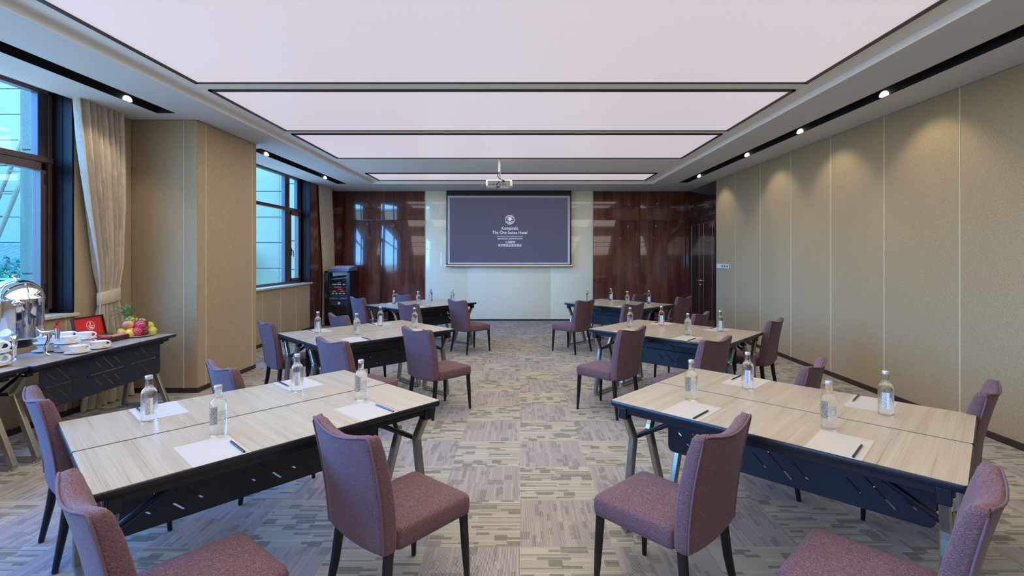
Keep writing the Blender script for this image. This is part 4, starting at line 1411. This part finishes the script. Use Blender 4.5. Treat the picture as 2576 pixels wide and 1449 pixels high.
mb.tube([(R * 0.75, -R * 0.72, 0.46), (R * 0.82, -R * 0.80, 0.47), (R * 0.9, -R * 0.62, 0.45)], 0.013, 10)
mb.ball((R * 0.80, -R * 0.76, 0.455), 0.022, nu=12, nv=8)
mb.obj('lid_hinge', M['chrome'], t, smooth=50)

# ------------------------------------------------------------------ cups and saucers
CUPG, SAUG = 'white cups on the refreshment table', 'white saucers on the refreshment table'
def mk_saucer(label, loc, rz):
    mb = MB()
    mb.lathe([(0.0, 0.002), (0.045, 0.0), (0.05, 0.002), (0.085, 0.011), (0.088, 0.014), (0.085, 0.0155), (0.05, 0.0065), (0.033, 0.005), (0.0, 0.005)], 40)
    o = mb.obj('saucer', M['porcelain'], smooth=40)
    o.location = loc
    return tag(o, label, 'saucer', SAUG)
def mk_cup(label, loc, rz):
    t = thing('coffee_cup', label, 'cup', loc, rz, CUPG)
    prof = [(0.0, 0.0), (0.026, 0.0), (0.030, 0.003), (0.040, 0.014), (0.052, 0.032), (0.0605, 0.054), (0.062, 0.058), (0.0595, 0.058), (0.050, 0.034), (0.038, 0.016), (0.024, 0.007), (0.0, 0.006)]
    MB().lathe(prof, 36).obj('bowl', M['porcelain'], t, smooth=40)
    pts = []
    for k in range(15):
        a = PI * 0.62 - k / 14 * PI * 1.25
        pts.append((0.064 + 0.021 * math.cos(a) - 0.006 * (k / 14), 0, 0.037 + 0.017 * math.sin(a) - 0.004 * (k / 14)))
    pts = [(0.050, 0, 0.046)] + pts + [(0.040, 0, 0.019)]
    MB().tube(pts, 0.0048, 8, sx_=1.4, up=(0, 1, 0)).obj('handle', M['porcelain'], t, smooth=70)
    # little round badge near the handle and a red head-shaped mark, on the flank
    def patch(mb, a, z, w, h, shape):
        vs = []
        for (du, dv) in shape:
            aa = a + du * w / 0.055
            zc = z + dv * h
            rad = (0.040 + (zc - 0.014) / 0.018 * 0.012 if zc < 0.032 else 0.052 + (zc - 0.032) / 0.022 * 0.0085) + 0.0012
            vs.append((rad * math.cos(aa), rad * math.sin(aa), zc))
        n = len(vs)
        mb.add(vs + [(v[0] * 0.985, v[1] * 0.985, v[2]) for v in vs], [tuple(range(n)), tuple(range(n, 2 * n))[::-1]])
    circ = [(math.cos(2 * PI * k / 12), math.sin(2 * PI * k / 12)) for k in range(12)]
    head = [(-0.2, -1), (0.5, -0.8), (0.35, -0.2), (0.8, 0.0), (0.6, 0.5), (0.9, 0.7), (0.3, 1.0), (-0.6, 0.9), (-0.8, 0.3), (-0.3, -0.1), (-0.6, -0.6)]
    mb = MB(); patch(mb, -0.55, 0.040, 0.0055, 0.0055, circ)
    mb.obj('badge', M['print_red'], t)
    mb = MB(); patch(mb, -0.85 if False else -1.15, 0.034, 0.006, 0.008, head)
    mb.obj('emblem', M['print_red'], t)
    return t
PITCH = 0.0645
stacks = [((-3.872, 3.575), 2, 'at the left edge in front of the urn'), ((-4.03, 4.17), 2, 'right behind the urn tap'),
          ((-3.85, 4.18), 2, 'in the middle of the cup group'), ((-4.075, 4.40), 2, 'at the wall side of the cup group'),
          ((-3.90, 4.395), 2, 'against the tea box'), ((-3.695, 4.10), 1, 'at the front edge of the cup group'), ((-3.70, 4.31), 1, 'nearest the front of the tea box')]
scp = ccp = None
clean = []
for (xy, n, where) in stacks:
    for k in range(n):
        lv = '' if n == 1 else (', lower one' if k == 0 else ', upper one')
        big = 1.42 if 'left edge' in where else 1.0
        z = TZ + k * PITCH * big
        ls = 'white saucer %s%s' % (where, lv)
        lc = 'white coffee cup %s%s' % (where, lv)
        rz = 0.55 + random.uniform(-0.15, 0.15)
        if scp is None:
            scp = mk_saucer(ls, (xy[0], xy[1], z), 0); ccp = mk_cup(lc, (xy[0], xy[1], z + 0.0062), rz)
        else:
            dup(scp, (xy[0], xy[1], z), 0, ls); dup(ccp, (xy[0], xy[1], z + 0.0062), rz, lc)
        for o_ in [o for o in bpy.data.objects if o.get('label') in (ls, lc)]:
            if o_.get('category') == 'cup':
                for c_ in list(o_.children):
                    if c_.name.startswith('emblem' if big == 1.0 else 'badge'): bpy.data.objects.remove(c_)
            if o_.get('category') == 'cup': o_.location.z = z + 0.0066 * big
            o_.scale = (big * (0.95 if big > 1 and o_.get('category') == 'saucer' else 1), ) * 2 + (big,)

# ------------------------------------------------------------------ tea box
t = thing('tea_box', 'open dark wooden tea box with red lined lid', 'tea box', (-3.945, 4.66, TZ))
W_, H_ = 0.105, 0.045
L_ = 0.165
dark = flat('box_wood', srgb(58, 36, 30), 0.35)
mb = MB()
mb.rbox(-W_, W_, -L_, L_, 0, 0.006, 0.002)
mb.rbox(W_ - 0.008, W_, -L_, L_, 0, H_, 0.002); mb.rbox(-W_, -W_ + 0.008, -L_, L_, 0, H_, 0.002)
mb.rbox(-W_, W_, -L_, -L_ + 0.008, 0, H_, 0.002); mb.rbox(-W_, W_, L_ - 0.008, L_, 0, H_, 0.002)
mb.rbox(-0.003, 0.003, -L_, L_, 0.005, H_ - 0.008, 0.001)
mb.obj('box_base', dark, t)
Ml = Matrix.Translation((-W_ - 0.002, 0, H_)) @ Matrix.Rotation(-0.22, 4, 'Y')
lid = MB()
for (x0, x1, y0, y1, z0, z1) in ((-0.028, -0.022, -L_, L_, 0, 0.20), (-0.028, 0.0, -L_, L_, 0.192, 0.20), (-0.028, 0.0, -L_, L_, 0, 0.008), (-0.028, 0.0, -L_, -L_ + 0.008, 0, 0.20), (-0.028, 0.0, L_ - 0.008, L_, 0, 0.20)):
    lid.rbox(x0, x1, y0, y1, z0, z1, 0.002, M=Ml)
lo = lid.obj('lid', dark, t)
li = MB().rbox(-0.0225, -0.020, -L_ + 0.009, L_ - 0.009, 0.009, 0.191, 0.0005, M=Ml)
lin = li.obj('red_lining', M['red'], lo)
mb = MB()
mb.tube([Ml @ Vector((-0.0195, 0.02 + 0.042 * math.cos(2 * PI * k / 28), 0.11 + 0.042 * math.sin(2 * PI * k / 28))) for k in range(28)], 0.0022, 6, closed=True)
head = [(-0.2, -1), (0.5, -0.8), (0.35, -0.2), (0.8, 0.0), (0.6, 0.5), (0.9, 0.7), (0.3, 1.0), (-0.6, 0.9), (-0.8, 0.3), (-0.3, -0.1), (-0.6, -0.6)]
mb.add([Ml @ Vector((-0.0195, 0.02 + a * 0.012, 0.127 + b * 0.014)) for a, b in head], [tuple(range(len(head)))])
mb.add([Ml @ Vector((-0.0195, 0.02 + a * 0.033, 0.107 + b * 0.002)) for a, b in ((-1, -1), (1, -1), (1, 1), (-1, 1))], [(0, 1, 2, 3)])
mb.obj('emblem', M['print_white'], lin)
tm = Ml @ Matrix.Translation((-0.019, 0.02, 0.088)) @ Matrix(((0, 0, 1, 0), (1, 0, 0, 0), (0, 1, 0, 0), (0, 0, 0, 1)))
text_obj('TEA', 0.026, tm, M['print_white'], lin, 'lettering', bold=0.0008)
tb_cols = [srgb(196, 30, 70), srgb(150, 20, 40), srgb(150, 170, 40), srgb(60, 90, 40), srgb(120, 24, 30), srgb(210, 50, 90), srgb(190, 170, 60), srgb(230, 120, 150)]
names_ = ['pink', 'crimson', 'lime green', 'dark green', 'maroon', 'rose', 'yellow', 'pale pink']
i = 0
for col_ in range(2):
    for r_ in range(4):
        q = MB()
        x0 = -W_ + 0.012 + col_ * 0.098
        y0 = -L_ + 0.012 + r_ * 0.077
        for s_ in range(3):
            q.rbox(x0 + 0.004, x0 + 0.084, y0 + 0.006 + s_ * 0.02, y0 + 0.022 + s_ * 0.02, 0.008, 0.052 + 0.004 * ((s_ + r_) % 2), 0.004, M=Matrix.Translation((-3.945, 4.66, TZ)) )
        o_ = q.obj('tea_sachets', flat('sachet_foil', tb_cols[i], 0.35))
        tag(o_, '%s tea sachets bundled in the open tea box, %s row' % (names_[i], 'wall side' if col_ == 0 else 'front'), 'tea sachets', 'tea sachets in the tea box')
        i += 1

# ------------------------------------------------------------------ fruit plate
PCX, PCY = -3.865, 4.965
mb = MB()
mb.lathe([(0.0, 0.003), (0.09, 0.0), (0.10, 0.003), (0.148, 0.014), (0.15, 0.018), (0.146, 0.018), (0.10, 0.0085), (0.0, 0.007)], 48)
o_ = mb.obj('fruit_plate', M['porcelain'], smooth=40); o_.location = (PCX, PCY, TZ)
tag(o_, 'round white plate under the fruit', 'plate')
def skin(name, stops, scale=6, rough=0.35):
    q = NT(name)
    q.set(Base_Color=q.ramp(q.noise(q.coord(), scale, 2), stops), Roughness=rough)
    return q.mat
yel = skin('yellow_fruit_skin', [(0.35, srgb(232, 190, 40)), (0.65, srgb(240, 212, 70))])
peachm = skin('peach_skin', [(0.4, srgb(226, 190, 120)), (0.62, srgb(206, 110, 84))], 9, 0.6)
grn = skin('green_pear_skin', [(0.35, srgb(170, 184, 60)), (0.65, srgb(212, 206, 90))])
plum = skin('plum_skin', [(0.35, srgb(54, 16, 34)), (0.65, srgb(96, 24, 46))], 8, 0.2)
drg = skin('dragon_fruit_skin', [(0.35, srgb(178, 20, 70)), (0.65, srgb(222, 60, 110))], 10, 0.4)
drt = skin('dragon_scale_tip', [(0.35, srgb(206, 50, 96)), (0.75, srgb(214, 170, 130))], 14, 0.4)
stemm = flat('fruit_stem', srgb(86, 66, 40), 0.7)
def fruit(name, mat, label, x, y, z, r, M_=None, fn=None, group='mixed fruit on the white plate', stem=True):
    t = thing(name, label, 'fruit', (x, y, TZ + z), 0, group)
    MB().ball((0, 0, 0), r, M=M_, nu=24, nv=16, fn=fn).obj('flesh', mat, t, smooth=80)
    if stem:
        rr = r if isinstance(r, float) else r[2]
        p0 = Vector((0, 0, rr * 0.93)); p1 = Vector((0.003, 0, rr * 1.15))
        if M_: p0, p1 = M_ @ p0, M_ @ p1
        MB().tube([p0, p1], 0.0022, 6).obj('stem', stemm, t)
    return t
dimple = lambda d: 1 - 0.12 * max(0, d.z) ** 6
pearf = lambda d: 1 - 0.25 * max(0, d.z) ** 1.2
RX = lambda a: Matrix.Rotation(a, 3, 'X')
RY = lambda a: Matrix.Rotation(a, 3, 'Y')
fruit('mango', yel, 'yellow mango in front on the plate beside the tea box', PCX + 0.01, PCY - 0.10, 0.053, (0.052, 0.047, 0.044), RX(0.4), dimple)
fruit('mango', yel, 'yellow mango at the wall side behind the tea box', PCX - 0.085, PCY - 0.085, 0.053, (0.05, 0.045, 0.043), RX(-0.5), dimple)
fruit('peach', peachm, 'blushed peach lying on top of the two mangoes', PCX - 0.04, PCY - 0.075, 0.122, (0.049, 0.047, 0.044), RX(0.3), dimple)
fruit('plum', plum, 'dark purple plum at the right end of the plate', PCX + 0.105, PCY - 0.045, 0.042, (0.033, 0.033, 0.031), None, dimple)
fruit('plum', plum, 'small dark red plum behind the dragon fruit', PCX + 0.055, PCY + 0.025, 0.125, (0.026, 0.026, 0.025), None, dimple)
fruit('pear', grn, 'yellow green pear at the far right of the plate', PCX + 0.105, PCY + 0.055, 0.052, (0.042, 0.040, 0.05), RY(0.6), pearf)
fruit('pear', grn, 'yellow green pear leaning over the other pear', PCX + 0.07, PCY + 0.07, 0.105, (0.032, 0.032, 0.044), RY(-0.5), pearf)
fruit('lemon', grn, 'small yellow green fruit on top behind the dragon fruit', PCX + 0.0, PCY + 0.055, 0.148, (0.034, 0.03, 0.028), RY(0.2), dimple)
def dragon(label, x, y, z, r, Mr):
    t = thing('dragon_fruit', label, 'fruit', (x, y, TZ + z), 0, 'mixed fruit on the white plate')
    MB().ball((0, 0, 0), r, M=Mr, nu=24, nv=16).obj('flesh', drg, t, smooth=80)
    mb = MB()
    for j in range(8):
        ph = -1.15 + j * 0.32
        nn = 5 + int(6 * math.cos(ph))
        for i in range(nn):
            a = 2 * PI * (i + 0.5 * (j % 2)) / nn
            d = Vector((math.cos(ph) * math.cos(a), math.cos(ph) * math.sin(a), math.sin(ph)))
            base = Vector((d.x * r[0], d.y * r[1], d.z * r[2]))
            tang = Vector((-math.sin(ph) * math.cos(a), -math.sin(ph) * math.sin(a), math.cos(ph)))
            side = d.cross(tang).normalized()
            tip = base + tang * 0.020 + d * 0.013
            vs = [base - side * 0.007 - tang * 0.005, base + side * 0.007 - tang * 0.005, tip, base + d * 0.005]
            mb.add([Mr @ v for v in vs], [(0, 1, 3), (0, 3, 2), (1, 2, 3), (0, 2, 1)])
    mb.obj('scales', drt, t)
dragon('pink dragon fruit in the front of the plate with leafy scales', PCX + 0.055, PCY - 0.075, 0.058, (0.048, 0.045, 0.055), RX(1.2))
dragon('pink dragon fruit stacked on top of the other fruit', PCX + 0.03, PCY - 0.015, 0.115, (0.05, 0.046, 0.058), RY(1.1))
# pineapple
pin = NT('pineapple_skin')
vo = pin.n('ShaderNodeTexVoronoi')
vo.inputs['Scale'].default_value = 42
pin.l(pin.coord(), vo.inputs['Vector'])
pin.set(Base_Color=pin.ramp(vo.outputs['Distance'], [(0.15, srgb(206, 190, 80)), (0.5, srgb(120, 130, 50)), (0.75, srgb(80, 90, 40))]), Roughness=0.5)
pin.bump(vo.outputs['Distance'], 0.8, 0.01)
t = thing('pineapple', 'pineapple with spiky green crown at the back of the plate', 'fruit', (PCX - 0.075, PCY + 0.025, TZ + 0.135), 0, 'mixed fruit on the white plate')
Mr = RY(-0.42)
MB().ball((0, 0, 0), (0.058, 0.058, 0.078), M=Mr, nu=28, nv=18, fn=lambda d: 1 - 0.05 * abs(d.z) ** 4).obj('flesh', pin.mat, t, smooth=80)
mb = MB()
rnd = random.Random(3)
for i in range(46):
    ring = i / 46
    a = i * 2.4
    lean = 1.15 * (1 - ring) + 0.08
    ln = 0.085 + 0.07 * math.sin(PI * (0.25 + 0.6 * ring)) + rnd.uniform(-0.01, 0.01)
    d = Vector((math.cos(a), math.sin(a), 0))
    p0 = Vector((0, 0, 0.065 + 0.02 * ring)) + d * 0.014 * (1 - ring * 0.6)
    side = Vector((-d.y, d.x, 0))
    pts = []
    for k in range(5):
        q = k / 4
        an = lean * (0.45 + 0.75 * q)
        pts.append(p0 + (d * math.sin(an) + Vector((0, 0, 1)) * math.cos(an)) * ln * q)
    vs, fs = [], []
    for k, p in enumerate(pts):
        wd = 0.008 * (1 - (k / 4) ** 1.5) + 0.0004
        nrm = Vector((0, 0, 1)) * 0.002 + d * 0.001
        vs += [p - side * wd, p + nrm * -1, p + side * wd]
    for k in range(4):
        b = k * 3
        fs += [(b, b + 1, b + 4, b + 3), (b + 1, b + 2, b + 5, b + 4), (b, b + 3, b + 5, b + 2)]
    mb.add([Mr @ v for v in vs], fs)
mb.obj('crown', skin('pineapple_leaf', [(0.35, srgb(60, 110, 60)), (0.65, srgb(130, 170, 110))], 20, 0.45), t, smooth=60)

# ------------------------------------------------------------------ outside
def facade_panels(name, x0, x1, y, z0, z1, dz, zoff, vcuts, mat, label, depth=0.5, gap=0.012):
    t = thing(name, label, 'building', (0, 0, 0))
    mb = MB().box(x0, x1, y + 0.03, y + depth, z0, z1)
    mb.obj('wall_core', M['print_dark'], t)
    mb = MB()
    xs = [x0] + vcuts + [x1]
    z = z0 + zoff
    zs = [z0]
    while z < z1:
        if z > z0: zs.append(z)
        z += dz
    zs.append(z1)
    for i in range(len(xs) - 1):
        for j in range(len(zs) - 1):
            mb.box(xs[i] + gap / 2, xs[i + 1] - gap / 2, y, y + 0.03, zs[j] + gap, zs[j + 1] - gap)
    mb.obj('cladding', mat, t)
    return t
cy1 = flat('pale_cyan_cladding', srgb(116, 114, 80), 0.6, var=0.08, scale=60)
cy2 = flat('blue_grey_render', srgb(76, 80, 60), 0.8, var=0.25, scale=40)
# far window view: joints at the measured heights
facade_panels('facade_wing', -30.0, -7.45, 15.6, -6, 22, 0.815, 0.629, [-12.0, -9.8, -7.66], cy1, 'pale cyan clad building wing seen through the far window')
facade_panels('facade_return', -7.05, -5.6, 14.6, -6, 22, 0.85, 0.34, [-6.87], cy1, 'pale cyan clad return wall beside the far window', depth=1.6)
# near window view
facade_panels('facade_pilaster', -8.15, -7.75, 8.0, -6, 20, 2.02, 1.2, [], cy2, 'rough blue grey pilaster outside the near window', depth=0.6)
tg = NT('teal_curtain_wall')
x, y, z = tg.xyz(tg.coord())
fz = tg.m('FRACT', tg.m('DIVIDE', tg.m('ADD', z, 100.0), 1.85))
fx_ = tg.m('FRACT', tg.m('DIVIDE', tg.m('ADD', x, 100.0), 1.35))
line = tg.m('MAXIMUM', tg.m('LESS_THAN', fx_, 0.05), tg.m('LESS_THAN', fz, 0.035))
line = tg.m('MAXIMUM', line, tg.m('MULTIPLY', tg.m('GREATER_THAN', fz, 0.66), tg.m('LESS_THAN', fz, 0.69)))
nz = tg.noise(tg.scale(tg.coord(), (0.8, 1, 1.1)), 1.4, 4, 0.6)
gcol = tg.ramp(nz, [(0.38, srgb(36, 72, 30)), (0.5, srgb(64, 96, 38)), (0.62, srgb(112, 108, 44))])
band = tg.m('GREATER_THAN', fz, 0.69)
gcol = tg.mix(tg.m('MULTIPLY', band, 0.5), gcol, srgb(104, 100, 46))
tg.set(Base_Color=tg.mix(line, gcol, srgb(54, 84, 56)), Roughness=0.25)
t = thing('glass_tower', 'teal glass office tower beyond the near window', 'building')
MB().box(-60, -14, 28, 40, -12, 45).obj('curtain_wall', tg.mat, t)
mb = MB()
for k in range(30):
    mb.box(-45 + k * 1.35 - 0.1, -45 + k * 1.35 + 0.1, 27.7, 28.0, -12, 3.4)
mb.obj('mullion_fins', flat('fin_blue', srgb(120, 170, 200), 0.5), t)
t = thing('steel_stay', 'slanted blue steel brace crossing the near window view', 'beam')
mb = MB()
mb.tube([(-13.2, 12.4, 2.0), (-11.35, 12.4, 6.5)], 0.05, 8)
mb.tube([(-13.6, 12.4, 2.0), (-11.75, 12.4, 6.5)], 0.05, 8)
for k in range(9):
    q = k / 8
    mb.tube([(-13.6 + 1.85 * q, 12.4, 2 + 4.5 * q), (-13.2 + 1.85 * q, 12.4, 2 + 4.5 * q)], 0.03, 6)
mb.obj('truss', flat('steel_blue_paint', srgb(110, 96, 70), 0.5), t)
t = thing('tiled_roof_house', 'low building with grey tiled roof and balcony railing outside', 'building')
MB().box(-24, -9.0, 14.5, 19, -6, 1.2).obj('wall', flat('pale_render', srgb(180, 196, 190), 0.8), t)
mb = MB()
for k in range(60):
    x = -24 + k * 0.26
    mb.tube([(x, 14.1, 1.3), (x, 16.4, 2.1)], 0.11, 8)
mb.obj('roof', flat('grey_roof_tile', srgb(120, 112, 126), 0.8, var=0.2, scale=8), t, smooth=60)
mb = MB()
for z in (0.55, 0.75, 0.95, 1.15):
    mb.tube([(-20, 10.5, z - 0.1), (-8.6, 10.5, z - 0.1)], 0.018, 6)
for k in range(9):
    mb.tube([(-20 + 1.4 * k, 10.5, 0.0), (-20 + 1.4 * k, 10.5, 1.08)], 0.03, 6)
o_ = mb.obj('railing', flat('railing_paint', srgb(150, 170, 180), 0.4), smooth=60)
tag(o_, 'pale metal balcony railing outside the near window', 'railing')
o_ = MB().rbox(-20, -8.5, 10.2, 12.5, -0.35, 0.0, 0.02).obj('balcony_slab', flat('balcony_concrete', srgb(190, 205, 196), 0.8))
tag(o_, 'pale concrete balcony slab below the outdoor railing', 'balcony')
t = thing('leafy_tree', 'dark green leafy tree behind the outdoor railing', 'tree', (-12.6, 11.7, 0.0))
MB().tube([(0, 0, -0.0), (0.05, 0, 0.7), (0, 0, 1.1)], [0.06, 0.05, 0.03], 8).obj('trunk', stemm, t)
mb = MB()
rnd = random.Random(5)
for i in range(900):
    a, b = rnd.uniform(0, 2 * PI), rnd.uniform(-1, 1)
    r = rnd.uniform(0.3, 1.0)
    c = Vector((math.cos(a) * 1.3 * r * math.sqrt(1 - b * b), math.sin(a) * 0.6 * r, 1.1 + 0.5 * b * r))
    d = Vector((rnd.uniform(-1, 1), rnd.uniform(-1, 1), rnd.uniform(-1, 1))).normalized() * 0.07
    e_ = Vector((rnd.uniform(-1, 1), rnd.uniform(-1, 1), rnd.uniform(-1, 1))).normalized() * 0.035
    n_ = d.cross(e_).normalized() * 0.004
    mb.add([c - d, c + e_, c + d, c - e_, c + n_, c - n_], [(0, 1, 4), (1, 2, 4), (2, 3, 4), (3, 0, 4), (0, 5, 1), (1, 5, 2), (2, 5, 3), (3, 5, 0)])
mb.obj('foliage', flat('tree_leaf', srgb(40, 92, 60), 0.6, var=0.3), t)
